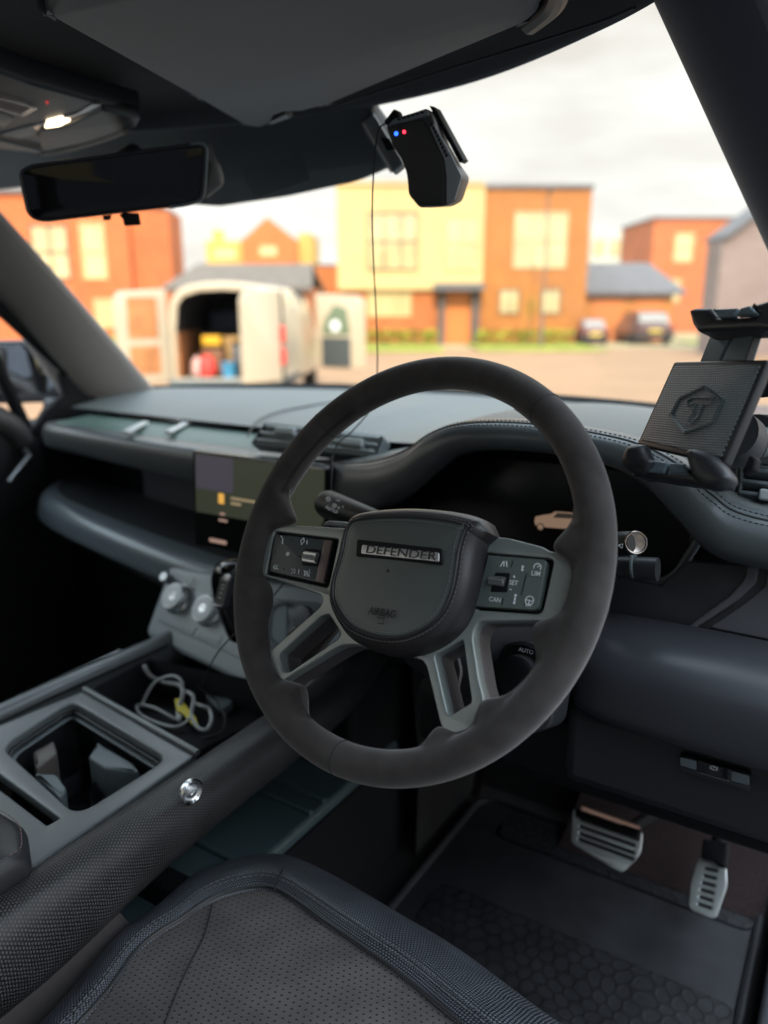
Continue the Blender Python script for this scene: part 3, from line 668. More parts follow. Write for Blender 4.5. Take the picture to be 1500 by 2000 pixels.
# left stalk: rounded knob with printed symbols
def stalk(p0, p1, r0, r1, name):
    p0 = np.array(p0); p1 = np.array(p1); return tube(name, [p0, p0+(p1-p0)*.05, p0+(p1-p0)*.10, p1], [r0*.85, r0*.98, r0*1.05, r1*1.05], M_('stalk black', (.006, .0065, .007), .45, spec=.3) if 'stalk black' not in bpy.data.materials else bpy.data.materials['stalk black'], col, 28)
sL0 = oY(632, 982, .165); sL1 = oY(735, 1020, .135)
s1 = stalk(sL0, sL1, .0160, .0125, 'light_stalk')
frK = frame(oY(668, 992, .150), CAM-oY(668, 992, .150), (1, 0, -.28)); fk2 = shift(frK, .0175)
def ic(x, y): return loc2(fk2, x, y)
ps = []
c = ic(641, 975); ps += [arc(c[0], c[1], .0016, 0, 2*pi, 12)]+[[(c[0]+.0023*cos(a), c[1]+.0023*sin(a)), (c[0]+.003*cos(a), c[1]+.003*sin(a))] for a in np.arange(8)*pi/4]
for q in ([(656, 977), (664, 979)], [(662, 990), (662, 989)], [(668, 989), (673, 991)], [(659, 992), (663, 993)], [(656, 999), (660, 1000)]): ps.append([ic(*p) for p in q])
c = ic(653, 987); ps += [arc(c[0], c[1], .002, -pi/2, pi/2, 8)+[(c[0], c[1]-.002)], [(c[0]-.0015, c[1]+.002), (c[0]-.0015, c[1]-.002)]]
for (x, y) in ((692, 990), (684, 1003), (697, 1000), (692, 1007)):
    c = ic(x, y); ps += [arc(c[0], c[1], .0013, -pi/2, pi/2, 8)+[(c[0], c[1]-.0013)], [(c[0]+.002, c[1]+.001), (c[0]+.0032, c[1]+.0012)], [(c[0]+.002, c[1]-.0005), (c[0]+.0032, c[1]-.0004)]]
lines('stalk_symbols', ps, fk2, .00034, m_white, s1)
c = ic(647, 995); text('stalk_lettering', 'AUTO', .0052, fk2, m_white, s1, .00008, c[0], c[1])
sR0 = oY(1241, 1060, .12); sR1 = oY(1120, 1070, .17)
s2 = stalk(sR0, sR1, .0105, .0125, 'wiper_stalk')
d_ = nrm(sR0-sR1); fe = frame(sR0+d_*.0005, d_*.8+nrm(CAM-sR0)*.75)
revolve('stalk_cap', [(.0104, -.004), (.0104, .001), (.0097, .0018), (.0088, .0016), (.0083, .0006), (.005, -.0003), (.001, -.0005)], fe, M_('cap metal', (.36, .30, .27), .25, metal=.9), s2, 32)
fk3 = frame(sR0, CAM-sR0); c = loc2(shift(fk3, .014), 1212, 1066)
lines('stalk_symbols', [[(c[0]-.002, c[1]), (c[0]+.0015, c[1]+.002), (c[0]+.0015, c[1]-.002), (c[0]-.002, c[1])]], shift(fk3, .014), .0003, m_white, s2)
s3 = tube('adjust_lever', [oY(1210, 1108, .16), oY(1285, 1112, .16)], .011, m_plas, col, 20)
tube('lever_collar', [oY(1236, 1104, .158), oY(1240, 1104, .158)], .0125, m_plas2, col, 20)
# start knob panel to the right of the column
frN = frame(oY(1040, 1320, .055), (-.1, -1, .3))
kp = plate('knob_panel', fil(l2(frN, [(968, 1255), (1100, 1262), (1075, 1425), (1000, 1440), (978, 1380)]), .012), frN, .035, .003, m_plas, col)
u, v = loc2(frN, 1022, 1318); o = (w3(frN, u, v), *frN[1:])
k = revolve('start_knob', [(.030, 0), (.030, .004), (.027, .006), (.025, .004), (.019, .004), (.018, .016), (.015, .018)], o, m_dark, kp, 36)
text('knob_lettering', 'AUTO', .0052, shift(o, .0045), m_white, kp, .0001, 0.001, .0222)

# ================================================================== STEERING WHEEL
sw = thing('steering_wheel', 'dark suede steering wheel with metallic spokes and leather airbag cover', 'steering wheel', W0)
RC, RA, RB = .1745, .0146, .0158
tr = [(1118.7, 986), (1120, 1010), (1112, 1032), (1088, 1052), (1074.7, 1064), (1073, 1077), (1090, 1085), (1109, 1091), (1118.7, 1101), (1114.7, 1138.7), (1104, 1181), (1090.7, 1205), (1060, 1209.5), (1042.7, 1211), (1036, 1226.7), (1040, 1248), (1050, 1274.7), (1050, 1290), (1037, 1312), (997, 1352), (986.7, 1360), (941, 1362.7), (934.7, 1373),
      (932, 1400), (922.7, 1416), (885, 1436), (876, 1429), (864, 1409), (856, 1410.7), (840, 1434), (824, 1456), (800, 1461), (597, 1376), (600, 1360), (604, 1341), (589, 1336), (557, 1327), (546.7, 1330.7), (533, 1336), (522.7, 1328), (512, 1304), (520, 1288), (530.7, 1266.7), (525, 1245), (522.7, 1226.7), (522.7, 1208), (533, 1189), (533, 1149), (528, 1138.7), (517, 1128), (490.7, 1114.7), (493, 1080), (506.7, 1034.7),
      (540, 1030), (568, 1026.7), (597, 1021), (584, 1014.7), (573, 1004), (568, 978.7)]
tp = [loc2(fW, *p) for p in tr]
ta = np.array([atan2(v, u) for u, v in tp]); trr = np.array([sqrt(u*u+v*v) for u, v in tp])
od = np.argsort(ta); ta = ta[od]; trr = trr[od]
NA = 420; th = np.linspace(-pi, pi, NA, endpoint=False)
rin = np.minimum(np.interp(th, ta, trr, period=2*pi), RC-RA)
# between separate flares (top and the bottom gap) use the plain tube
def seg(a0, a1): return (th > a0) & (th < a1)
A = lambda x, y: atan2(*loc2(fW, x, y)[::-1])
top0, top1 = A(1118, 980), A(568, 975)
rin[seg(top0, top1)] = RC-RA
b0, b1 = A(600, 1385), A(815, 1459); rin[seg(b0, b1)] = RC-RA
kern = np.exp(-np.arange(-6, 7)**2/(2*2.3**2)); kern /= kern.sum()
rin = np.convolve(np.r_[rin[-6:], rin, rin[:6]], kern, 'valid')
rows = []
NS = 28
for t, ri in zip(th, rin):
    r = []; ext = RC-ri
    for s in np.linspace(0, 2*pi, NS, endpoint=False):
        c, z = cos(s), sin(s)
        if c >= 0: rad = RC+RA*c; wv = RB*z
        else:
            f = -c; rad = RC-ext*f
            d = f*ext/RA; h = RB*sqrt(max(0, 1-min(1, d)**2)); h2 = .0095*(1-f**3.2)**.6 if ext > RA*1.12 else 0
            k = min(1, max(0, (ext-RA)/(.5*RA)))
            h = max(h, h2*k, 0); wv = h*np.sign(z) if abs(z) > 1e-6 else 0
            if ext <= RA*1.001: wv = RB*z
        r.append(w3(fW, rad*cos(t), rad*sin(t), wv))
    rows.append(r)
rim = loft('rim', rows, m_suede, sw, closeu=True, closev=True, sharp=80)
# rim seams (slight ridges) and lacing on the inside
def rimring(name, x, y, dr=.0002):
    t = A(x, y); pts = [w3(fW, (RC+(RA+dr)*cos(s))*cos(t), (RC+(RA+dr)*cos(s))*sin(t), (RB+dr)*sin(s)) for s in np.linspace(0, 2*pi, 32, endpoint=False)]
    tube(name, pts, .00035, m_stitch, rim, 6, close=True)
for p in ((1060, 805), (640, 835), (665, 1490)): rimring('rim_seam', *p)
mb = MB()
def lace(a0, a1, sang=2.2, flip=1):
    n = int(abs(a1-a0)*RC/.0038)
    for i in range(n):
        t = a0+(a1-a0)*i/n; t2 = a0+(a1-a0)*(i+.8)/n
        for (q0, q1, f0, f1) in ((t, t2, -.0016, .0016), (t2, t, -.0016, .0016)):
            p = []
            for tt, off in ((q0, f0), (q1, f1)):
                s = sang+off/RA; p.append(w3(fW, (RC+(RA+.0004)*cos(s))*cos(tt), (RC+(RA+.0004)*cos(s))*sin(tt), (RB+.0004)*sin(s)))
            mb.tube(p, .0003, 4)
lace(A(700, 812), A(566, 985), 2.75)
lace(A(815, 1452), A(605, 1385), 3.3); lace(A(1109, 945), A(1000, 800), 3.3)
mb.build('lacing', m_stitch, rim)
mb = MB()
for (x0, y0), (x1, y1) in (((522, 1165), (519, 1245)), ((578, 1338), (592, 1385))):
    n = 12
    for i in range(n):
        x = x0+(x1-x0)*i/n; y = y0+(y1-y0)*i/n
        a = loc2(shift(fW, .0103), x-2, y+2); b = loc2(shift(fW, .0103), x+5, y+7); mb.tube([w3(fW, *a, .0103), w3(fW, *b, .0095)], .0004, 4)
mb.build('flange_stitching', m_stitch, rim)
# metallic spoke frame
fS = fW
outl = [(520, 1126), (613, 1157), (627, 1163), (631, 1174), (624, 1187), (531, 1268), (505, 1300), (520, 1345), (545, 1342), (556, 1327), (653, 1267), (669, 1260), (691, 1259), (822, 1288), (832, 1299), (858, 1408), (872, 1450), (940, 1430), (945, 1362), (936, 1330), (923, 1246), (926, 1228), (936, 1213), (1043, 1212), (1100, 1215), (1140, 1150), (1140, 1080), (1073, 1077), (1060, 1068), (990, 1050), (830, 1040), (672, 1031), (568, 1026), (495, 1025), (470, 1080), (475, 1122)]
hL = [(544, 1279), (627, 1203), (642, 1199), (666, 1237), (661, 1248), (565, 1313), (552, 1312)]
hR = [(848, 1280), (904, 1248), (921, 1372), (880, 1397), (874, 1392)]
padL = [(538, 1044), (549, 1041.5), (648, 1054.7), (631, 1140), (532, 1118.7), (526.5, 1111), (528, 1088)]
padR = [(958, 1085), (972, 1086), (1066, 1093), (1069.5, 1104), (1051, 1181), (1042, 1191), (932, 1184)]
o2 = l2(fS, outl); rad = [.004]*len(o2)
hL2, hR2 = fil(l2(fS, hL), .0028), fil(l2(fS, hR), .0028)
rL = fil(inset(l2(fS, [(536, 1039), (660, 1054), (640, 1146), (520, 1120)]), -.0008), .003)
rR = fil(inset(l2(fS, [(950, 1080), (1082, 1092), (1058, 1199), (930, 1190)]), -.0004), [.002, .005, .006, .002])
fr_ = plate('spoke_frame', [fil(o2, rad), hL2, hR2, rL, rR], fS, .012, .0016, m_metal, sw)
# darker inner body of the spokes behind the bright front
m_spk = M_('spoke body', (.075, .066, .066), .45, rvar=.05, nscale=14)
fS2 = shift(fS, -.0125)
def off(pts, du=0, dv=0): return [(a+du, b+dv) for a, b in pts]
plate('spoke_body', [fil(inset(o2, .0012), rad), inset(hL2, -.0004), inset(hR2, -.0004)], fS2, .022, .002, m_spk, sw)
plate('spoke_web', fil(l2(shift(fS, -.034), [(560, 1235), (640, 1185), (670, 1215), (600, 1300), (560, 1300)]), .004), shift(fS, -.034), .006, .002, m_spk, sw)
plate('spoke_web', fil(l2(shift(fS, -.034), [(835, 1240), (880, 1220), (900, 1310), (880, 1410), (850, 1330)]), .004), shift(fS, -.034), .006, .002, m_spk, sw)
for r in (rL, rR): plate('switch_well', inset(r, -.001), shift(fS, -.006), .006, .001, m_dark, sw)
# shift paddle tops behind the upper spokes
for q in ([(628, 1024), (640, 1016), (678, 1019), (686, 1030)],):
    fq = shift(fS, -.03); plate('shift_paddle', fil(l2(fq, q), .003), fq, .006, .0015, m_metal, sw)
# switch pads
fP1 = shift(fS, .0012)
pL = plate('switch_pad', fil(l2(fP1, [(537, 1043), (648, 1055), (631, 1140), (526, 1116)]), [.003, .0015, .0015, .004]), fP1, .010, .0008, m_pad, sw)
plate('pad_side', fil(l2(shift(fP1, .0004), [(633, 1054), (648, 1055.5), (631, 1139), (615, 1135)]), .0008), shift(fP1, .0004), .003, .0006, M_('pad side', (.16, .11, .10), .4), pL)
pR = plate('switch_pad', fil(l2(fP1, [(953, 1084), (1068, 1093), (1050, 1192), (928, 1184)]), [.001, .004, .005, .001]), fP1, .010, .0008, M_('switch pad grey', (.115, .135, .125), .36, coat=.1), sw)
f1w = shift(fP1, .0003)
def I(x, y): return loc2(f1w, x, y)
plate('roller_slot', fil([I(595, 1071), I(628, 1074), I(622, 1107), I(589, 1104)], .0015), f1w, .0012, .0003, m_dark, pL)
def roller(name, par, a, b, r, n, mat, fr0):
    a3 = w3(fr0, *a, r*.25); b3 = w3(fr0, *b, r*.25); ax = nrm(b3-a3); rows = []
    B1 = WN-ax*(WN@ax); B1 = nrm(B1); B2 = np.cross(ax, B1)
    L_ = np.linalg.norm(b3-a3)
    for t in (0, .04, .96, 1):
        rr = r*(.9 if t in (0, 1) else 1)
        rows.append([a3+ax*L_*t+(B1*cos(s)*.8+B2*sin(s))*rr*(1+(.05 if k % 2 else -.05)) for k, s in enumerate(np.linspace(0, 2*pi, n, endpoint=False))])
    return loft(name, rows, mat, par, closeu=True, cap=True, sharp=20)
m_roll = M_('roller', (.55, .56, .55), .3, metal=.8)
roller('scroll_roller', pL, I(596, 1087), I(622, 1091), .0050, 56, m_roll, f1w)
plate('roller_slot', fil([I(967, 1118), I(996, 1119), I(990, 1157), I(957, 1156)], .0015), f1w, .0012, .0003, m_dark, pR)
roller('scroll_roller', pR, I(957, 1133), I(987, 1137), .0036, 20, M_('roller grey', (.35, .36, .36), .3, metal=.8), f1w)
LW = .00042
def circ(x, y, r, n=14): c = I(x, y); return arc(c[0], c[1], r, 0, 2*pi, n)
ps = []
c = I(551, 1054); ps.append(arc(c[0]-.004, c[1]-.0025, .0055, radians(-5), radians(85), 8)); ps.append([(c[0]+.0015, c[1]-.003), (c[0]+.003, c[1]-.0034)])
c = I(591, 1057); ps.append([(c[0], c[1]+.0035), (c[0]+.0022, c[1]), (c[0], c[1]-.0035), (c[0]-.0022, c[1]), (c[0], c[1]+.0035)])
ps.append([I(600, 1055), I(599, 1063)]); ps.append([I(584, 1112), I(583, 1121)])
ps.append(circ(562, 1082, .0017)); ps.append(circ(562, 1082, .0011))
for (x, s) in ((536, -1), (541, -1)): ps.append([I(x-s*2, 1103), I(x+s*2, 1107.5), I(x-s*2, 1112)])
for (x, s) in ((571, 1), (576, 1)): ps.append([I(x-s*2, 1111), I(x+s*2, 1116), I(x-s*2, 1120)])
for d in (0, 3, 6): ps.append([I(594+d, 1114+d*.3), I(595.5+d, 1119), I(594+d, 1125-d*.3)])
ps.append([I(606, 1112), I(603, 1116), I(606, 1118), I(602, 1124)]); ps.append([I(599, 1125), I(605, 1125)])
lines('switch_symbols', ps, f1w, LW, m_white, pL)
for (x, y) in ((570, 1054), (537, 1078), (586, 1087), (554, 1111)):
    c = I(x, y); plate('switch_dot', arc(c[0], c[1], .0007, 0, 2*pi, 12)[:-1], shift(f1w, .0002), .0004, .0001, m_dark, pL)
ps = []
ps += [[I(983, 1096), I(977, 1107)], [I(989, 1096), I(990, 1107)], [I(984.5, 1096), I(984, 1106)]]
for q in ([(1002, 1095), (998, 1108)], [(1029, 1119), (1018, 1163)], [(983, 1168), (980, 1182)]): pass
ps += [[I(1021, 1105), I(1020, 1115)], [I(1018.5, 1108), I(1021, 1104.5), I(1023, 1108)], [I(1018, 1112), I(1020, 1115.5), I(1022.5, 1112)]]
ps += [[I(1007, 1161), I(1004, 1179)], [I(1004.5, 1164), I(1007, 1160.5), I(1009, 1164)], [I(1002, 1176), I(1004, 1180), I(1006.5, 1176)], [I(1003.5, 1170), I(1007.5, 1170.5)]]
ps += [[I(1004, 1124), I(1004, 1129)], [I(1002, 1126.3), I(1006, 1126.8)], [I(995, 1151), I(999, 1151.5)]]
c = I(1049.5, 1108); ps += [arc(c[0], c[1], .0030, radians(-30), radians(210), 12), [(c[0], c[1]), (c[0]+.0015, c[1]+.0018)], [I(1047, 1101), I(1051, 1102)]]
c = I(1034, 1173); ps += [arc(c[0], c[1], .0034, 0, 2*pi, 16), [(c[0]-.003, c[1]), (c[0]+.003, c[1])], [(c[0], c[1]), (c[0], c[1]-.003)]]
for d in (-4, 0, 4): ps.append([I(1032+d, 1179.5), I(1031.5+d, 1184)])
lines('switch_symbols', ps, f1w, LW, m_white, pR)
lines('switch_divider', [[I(*a), I(*b)] for a, b in (((1002, 1095), (998, 1109)), ((1029, 1119), (1018, 1163)), ((983, 1168), (980, 1182)))], f1w, .0003, m_dark, pR)
fT_ = (f1w[0], nrm(w3(f1w, *I(1000, 1140))-w3(f1w, *I(960, 1135))), None, WN); fT_ = (W0+WN*.0016, fT_[1], np.cross(WN, fT_[1]), WN)
for s, x, y, z in (('LIM', 1046.5, 1120.5, .0056), ('SET', 1003, 1138.5, .0052), ('CAN', 966.5, 1171.5, .0052)):
    c = loc2(fT_, x, y); text('switch_lettering', s, z, fT_, m_white, pR, .00008, c[0], c[1], sx_=.92, bold=.00006)
# airbag cover
WF = .024; fF = shift(fW, WF)
fo = [(700, 1014), (681, 1027), (673, 1050), (667, 1080), (654, 1125), (650, 1150), (653, 1176), (676, 1215), (708, 1236), (750, 1246), (794, 1243), (838, 1222), (868, 1190), (886, 1140), (897, 1072), (908, 1036), (912, 1026), (860, 1014), (780, 1008)]
P = cr(l2(fF, fo), 6, closed=True)
cen = np.mean(np.array(P), 0)
def scl(P, d): return inset(P, d)
rows = []
for d, wv in ((-.0115, -.0050), (-.0115, .002), (-.0105, .012), (-.0075, .0185), (-.0035, .0225), (0, WF-.0004)):
    rows.append([w3(fW, u, v, wv) for u, v in scl(P, d)])
ab = loft('airbag_cover', rows, M_('airbag side', (.028, .024, .025), .38, bump=.3, bscale=1600, bdist=.0002, kind='cells', rvar=.05, nscale=14), sw, closeu=True, sharp=60)
rows = [[w3(fW, u, v, WF-.001) for u, v in scl(P, .0006)], [w3(fW, u, v, WF+.0002) for u, v in scl(P, .0014)], [w3(fW, u, v, WF+.0008) for u, v in scl(P, .0030)]]
Pi = np.array(scl(P, .0030)); cen = Pi.mean(0)
for t in (.85, .65, .4, .15, .02):
    rows.append([w3(fW, *(cen+(np.array(q)-cen)*t), WF+.0008+.0030*(1-t**2)) for q in Pi])
af = loft('airbag_face', rows, m_bag, ab, closeu=True, sharp=60)
tube('piping', [w3(fW, u, v, WF+.0002) for u, v in scl(P, .0002)], .0013, m_plas, ab, 8, close=True)
mb = MB()
Pc = [np.array(p) for p in scl(P, .0042)]+[np.array(scl(P, .0042)[0])]; stitchrun(mb, [w3(fW, u, v, WF+.0012) for u, v in Pc], .0026, .0014, .00035)
Pc = list(scl(P, -.0028))+[scl(P, -.0028)[0]]; stitchrun(mb, [w3(fW, u, v, WF-.0008) for u, v in Pc], .0026, .0014, .00035)
mb.build('cover_stitching', m_gstitch, ab)
# badge
fB = shift(fW, WF+.0042)
slot = [(697, 1053), (862, 1071), (864, 1103), (695, 1086)]
plate('badge_slot', fil(l2(fB, slot), .002), fB, .0022, .0006, m_dark, af)
fB2 = shift(fB, .0012); bb = [(707, 1063.5), (857, 1079), (857, 1097), (704.5, 1081)]
m_badge = M_('badge silver', (.62, .60, .59), .42, metal=.8)
bd = plate('badge', fil(l2(fB2, bb), .0016), fB2, .003, .0005, m_badge, af)
a, b = np.array(loc2(fB2, 706, 1072)), np.array(loc2(fB2, 857, 1088)); d = b-a; axx = nrm(WX*d[0]+WV*d[1]); fl = (fB2[0], axx, np.cross(WN, axx), WN); ca = loc2(fl, 781.5, 1080)
text('badge_lettering', 'DEFENDER', .0098, shift(fl, .0003), M_('badge letters', (.03, .03, .032), .5), bd, .0002, ca[0], ca[1], sx_=1.50)
fA = shift(fl, -.0012); ca = loc2(fA, 746.5, 1197)
text('airbag_lettering', 'AIRBAG', .0092, shift(fA, .0002), m_stitch, af, .0002, ca[0], ca[1], sx_=.86)
ca = loc2(fA, 744, 1211)
lines('airbag_symbol', [[(ca[0]-.004, ca[1]+.002), (ca[0]-.001, ca[1]+.001), (ca[0]+.004, ca[1]+.002)], [(ca[0]-.002, ca[1]-.003), (ca[0]+.003, ca[1]-.003), (ca[0]+.003, ca[1])]], shift(fA, .0004), .0004, m_stitch, af)

# ================================================================== CENTRE CONSOLE
ZC = 1.10
con = thing('centre_console', 'dark centre console with cup holders, open tray and textured padded rails', 'console', (0, 0, .75))
frZ = frame((0, 0, ZC), (0, 0, 1), (1, 0, 0))
def Zp(pts, z=ZC): return [tuple(oZ(x, y, z)[:2]) for x, y in pts]
top_o = Zp([(-120, 1455), (170, 1345), (385, 1470), (165, 1625), (60, 1690), (-160, 1560)])
cup_o = Zp([(2, 1462), (150, 1374), (325, 1482), (160, 1588)])
yb_, yf_ = -.42, .045
Xl, Xr = -.150, .155
cupc = [oZ(12, 1465, ZC)[:2], oZ(148, 1370, ZC)[:2], oZ(322, 1480, ZC)[:2], oZ(170, 1590, ZC)[:2]]
outer = [(Xl, -.36), (Xl, .055), (Xr, .055), (Xr, -.36)]
cx0 = -.115; cx1 = .105
P4 = [oZ(2, 1458, ZC), oZ(140, 1368, ZC), oZ(328, 1480, ZC), oZ(150, 1592, ZC)]
cupr = fil([tuple(p[:2]) for p in P4], .022)
m_contop = M_('console top', (.118, .128, .134), .32, bump=.2, bscale=1500, bdist=.0002, rvar=.05, nscale=10)
ct = plate('console_top', [fil([tuple(p[:2]) for p in (oZ(-260, 1520, ZC), oZ(172, 1345, ZC), oZ(385, 1472, ZC), oZ(60, 1695, ZC), oZ(-130, 1900, ZC))], .004), cupr, fil(Zp([(-60, 1468), (116, 1597), (92, 1611), (-60, 1495)]), .002)], frZ, .012, .003, m_contop, con)
mb = MB()
def well(name, ringp, depth, mat, parent, step=None):
    rows = [[np.array([u, v, ZC-.008]) for u, v in inset(ringp, -.001)], [np.array([u, v, ZC-depth]) for u, v in inset(ringp, -.001)]]
    lo = loft(name, rows, mat, parent, closeu=True); return lo
well('cup_well', cupr, .085, m_plas, con)
ri = inset(cupr, .006)
plate('well_lip', [inset(cupr, -.001), inset(cupr, .0045)], shift(frZ, -.010), .004, .0015, m_plas, con)
plate('well_lip', [inset(cupr, -.001), inset(cupr, .0085)], shift(frZ, -.016), .003, .0012, m_plas2, con)
plate('well_floor', inset(cupr, -.002), shift(frZ, -.080), .004, .001, m_dark, con)
# cup holder fins
for q in ([(190, 1448), (262, 1490), (272, 1508), (205, 1500), (172, 1478)], [(65, 1510), (110, 1510), (130, 1538), (118, 1560)], [(62, 1468), (105, 1445), (112, 1470), (70, 1500)]):
    ff = shift(frZ, -.022); plate('cup_fin', fil(Zp(q, ZC-.022), .005), ff, .05, .004, m_plas2 if q[0][0] != 62 else M_('fin brown', (.10, .085, .075), .5), con)
for x, y, r in ((100, 1500, .036), (238, 1535, .036)):
    p = oZ(x, y, ZC-.05); revolve('cup_ring', [(r, 0), (r, -.028), (.002, -.029)], frame(p, (0, 0, 1)), m_plas, con, 40, cap=False)
# front tray
tq = [oZ(178, 1340, ZC), oZ(300, 1262, ZC), oZ(640, 1420, ZC), oZ(385, 1468, ZC)]
tx0, ty0 = P4[0][0], 0
tray = [tuple(oZ(182, 1342, ZC)[:2]), tuple(oZ(290, 1285, ZC)[:2]), (.150, .20), tuple(oZ(388, 1462, ZC)[:2])]
rows = [[np.array([u, v, ZC-.002]) for u, v in fil(tray, .004)], [np.array([u, v, ZC-.055]) for u, v in fil(tray, .004)]]
loft('tray_wall', rows, m_plas, con, closeu=True); plate('tray_floor', inset(fil(tray, .004), -.002), shift(frZ, -.053), .004, .001, m_dark, con)
e0, e1 = oZ(165, 1346, ZC+.002), oZ(386, 1471, ZC+.002)
tube('tray_edge', [e0, e1], .004, m_contop, con, 10)
# rails
def rail(name, pts, mat, prof, parent=con):
    rows = [[np.array([p[0]+a, p[1], p[2]+b*(p[3] if len(p) > 3 else 1)]) for a, b in prof] for p in pts]
    return loft(name, rows, mat, parent, closeu=True, cap=True, sharp=70)
def sect(hw, hh, n=28, e=.8): return [(hw*abs(cos(a))**e*np.sign(cos(a)), hh*abs(sin(a))**e*np.sign(sin(a))) for a in np.linspace(0, 2*pi, n, endpoint=False)]
xr = [oZ(x, y, 1.105) for x, y in ((0, 1685), (165, 1585), (300, 1515), (510, 1398))]
XR = .138+.030
pts = cr([(XR, -.60, 1.070, 1), (XR, -.30, 1.070, 1), (XR, -.22, 1.071, .97), (XR, -.10, 1.080, .78), (XR, .05, 1.084, .70), (XR-.002, .17, 1.084, .68), (XR-.01, .26, 1.088, .66), (XR-.02, .34, 1.105, .66)], 6)
rail('padded_rail', pts, m_hex, sect(.028, .050))
pts = cr([(-.152, -.60, 1.085), (-.152, 0, 1.085), (-.148, .12, 1.085), (-.140, .20, 1.088), (-.13, .30, 1.10)], 6)
rail('side_rail', pts, m_contop, sect(.016, .026))
tube('rail_seam', [(-.134, -.6, 1.102), (-.134, 0, 1.102), (-.130, .12, 1.102), (-.122, .19, 1.104)], .0035, m_plas, con, 8)
bo = frame(oX(371, 1545, XR+.029), (1, -.15, .05), (0, 1, 0))
bt = revolve('rail_bolt', [(.0135, 0), (.0135, .003), (.0115, .0045), (.0100, .003), (.0085, .002), (.0060, .0022), (.0055, .0040), (.0030, .0045), (.0025, .003)], bo, m_chrome, con, 32)
# lower shelf beneath the rails and side walls
frSh = frame((0, 0, .955), (0, 0, 1))
m_teal = M_('tray rubber', (.055, .086, .094), .45, bump=.2, bscale=500, bdist=.0003)
boxo('lower_shelf', AX, -.14, .185, -.55, .36, .935, .955, m_teal, con, .006)
for yy in (.02, .14, .17): boxo('shelf_rib', AX, -.12, .182, yy, yy+.006, .953, .962, m_teal, con, .002)
boxo('shelf_divider', AX, .06, .183, -.075, -.045, .95, .985, m_dark, con, .004)
sp = [tuple(oX(x, y, .205)[1:]) for x, y in ((-150, 1830), (0, 1725), (195, 1615), (203, 1735), (260, 1800), (330, 1900), (400, 2300), (-200, 2400))]
frX = frame((.186, 0, 0), (1, 0, 0), (0, 1, 0))
cw = [tuple(oX(x, y, .186)[1:]) for x, y in ((200, 1712), (206, 1745), (262, 1812), (330, 1900))]
plate('console_side', fil([(-.62, 1.06), (cw[0][0], 1.06)]+cw+[(-.02, .90), (-.02, .76), (-.62, .76)], .006), frX, .02, .004, M_('console side', (.075, .064, .064), .55, bump=.2, bscale=900, bdist=.0002), con)
mb = MB(); mb.box(AX, .150, .184, -.019, .36, .76, .934); mb.build('console_skirt', m_dark, con)
boxo('console_side', AX, -.17, -.14, -.60, .36, .76, 1.07, m_plas, con, .006)
mb = MB(); mb.box(AX, -.14, .18, .24, .44, .76, 1.09); bev(mb.build('console_front', m_dark, con), .01)
# armrest
a0_ = oZ(52, 1600, 1.146); a1_ = oZ(50, 1652, 1.146)
arm_o = fil([(-.125, -.80), (-.125, a0_[1]), (a0_[0], a0_[1]), (a1_[0]+.004, a1_[1]), (a1_[0]+.004, -.80)], [.01, .03, .028, .01, .01], 8)
ar = thing('armrest', 'dark stitched leather armrest at the rear of the centre console', 'armrest', (0, -.4, 1.1))
rows = []
for z, s in ((1.100, .97), (1.104, 1.0), (1.135, 1.0), (1.146, .97), (1.150, .90), (1.151, .5)):
    rows.append([(.0+(u-0)*s, (v+.55)*s-.55, z) for u, v in arm_o])
arm = loft('cushion', rows, m_plas, ar, closeu=True, cap=True, sharp=60)
mb = MB(); stitchrun(mb, [np.array((u, v, 1.1455)) for u, v in inset(arm_o, .005)], .003, .002, .0005); mb.build('stitching', M_('brown thread', (.16, .10, .09), .7), ar)
# cables in the tray
m_cab = M_('white cable', (.42, .42, .42), .45)
def cable(name, pts, r, mat, label, z=None):
    P = cr([oZ(x, y, zz) for x, y, zz in pts], 8); o = tube(name, P, r, mat, None, 10, origin=P[0]); return tag(o, label, 'cable')
cable('charging_cable', [(281, 1300, 1.10), (292, 1318, 1.085), (318, 1332, 1.07), (350, 1338, 1.08), (357, 1355, 1.075), (348, 1390, 1.055), (350, 1408, 1.053)], .0030, m_cab, 'thick white cable hooked over the corner of the console tray')
cable('charging_cable', [(275, 1380, 1.053), (300, 1335, 1.075), (335, 1320, 1.09), (356, 1335, 1.085), (352, 1375, 1.06), (349, 1405, 1.053), (300, 1382, 1.06), (268, 1378, 1.055), (280, 1400, 1.053), (340, 1420, 1.053), (372, 1402, 1.06)], .0022, m_cab, 'thin white cable coiled in a loop in the console tray')
cable('charging_cable', [(363, 1350, 1.075), (378, 1362, 1.075), (374, 1395, 1.06), (385, 1420, 1.056), (403, 1425, 1.056), (413, 1405, 1.06), (408, 1385, 1.065), (392, 1378, 1.07), (378, 1372, 1.06)], .0026, m_cab, 'bright white cable bent in an s shape at the tray middle')
cable('charging_cable', [(385, 1340, 1.07), (420, 1365, 1.06), (430, 1385, 1.058), (440, 1400, 1.056), (432, 1430, 1.054), (392, 1443, 1.053)], .0016, m_rubber, 'thin black cable at the driver end of the console tray')
fy = frame(oZ(362, 1385, 1.062), (0, -.3, 1), (.5, .8, 0))
yl = plate('cable_tag', fil(l2(fy, [(340, 1365), (352, 1362), (364, 1378), (382, 1400), (388, 1418), (372, 1412), (356, 1392), (345, 1388)]), .002), fy, .004, .001, M_('yellow tag', (.62, .50, .02), .5), None, origin=fy[0]); tag(yl, 'small yellow tag lying among the cables in the console tray', 'tag')
fy = frame(oZ(440, 1370, 1.060), (0, -.1, 1), (1, .6, 0))
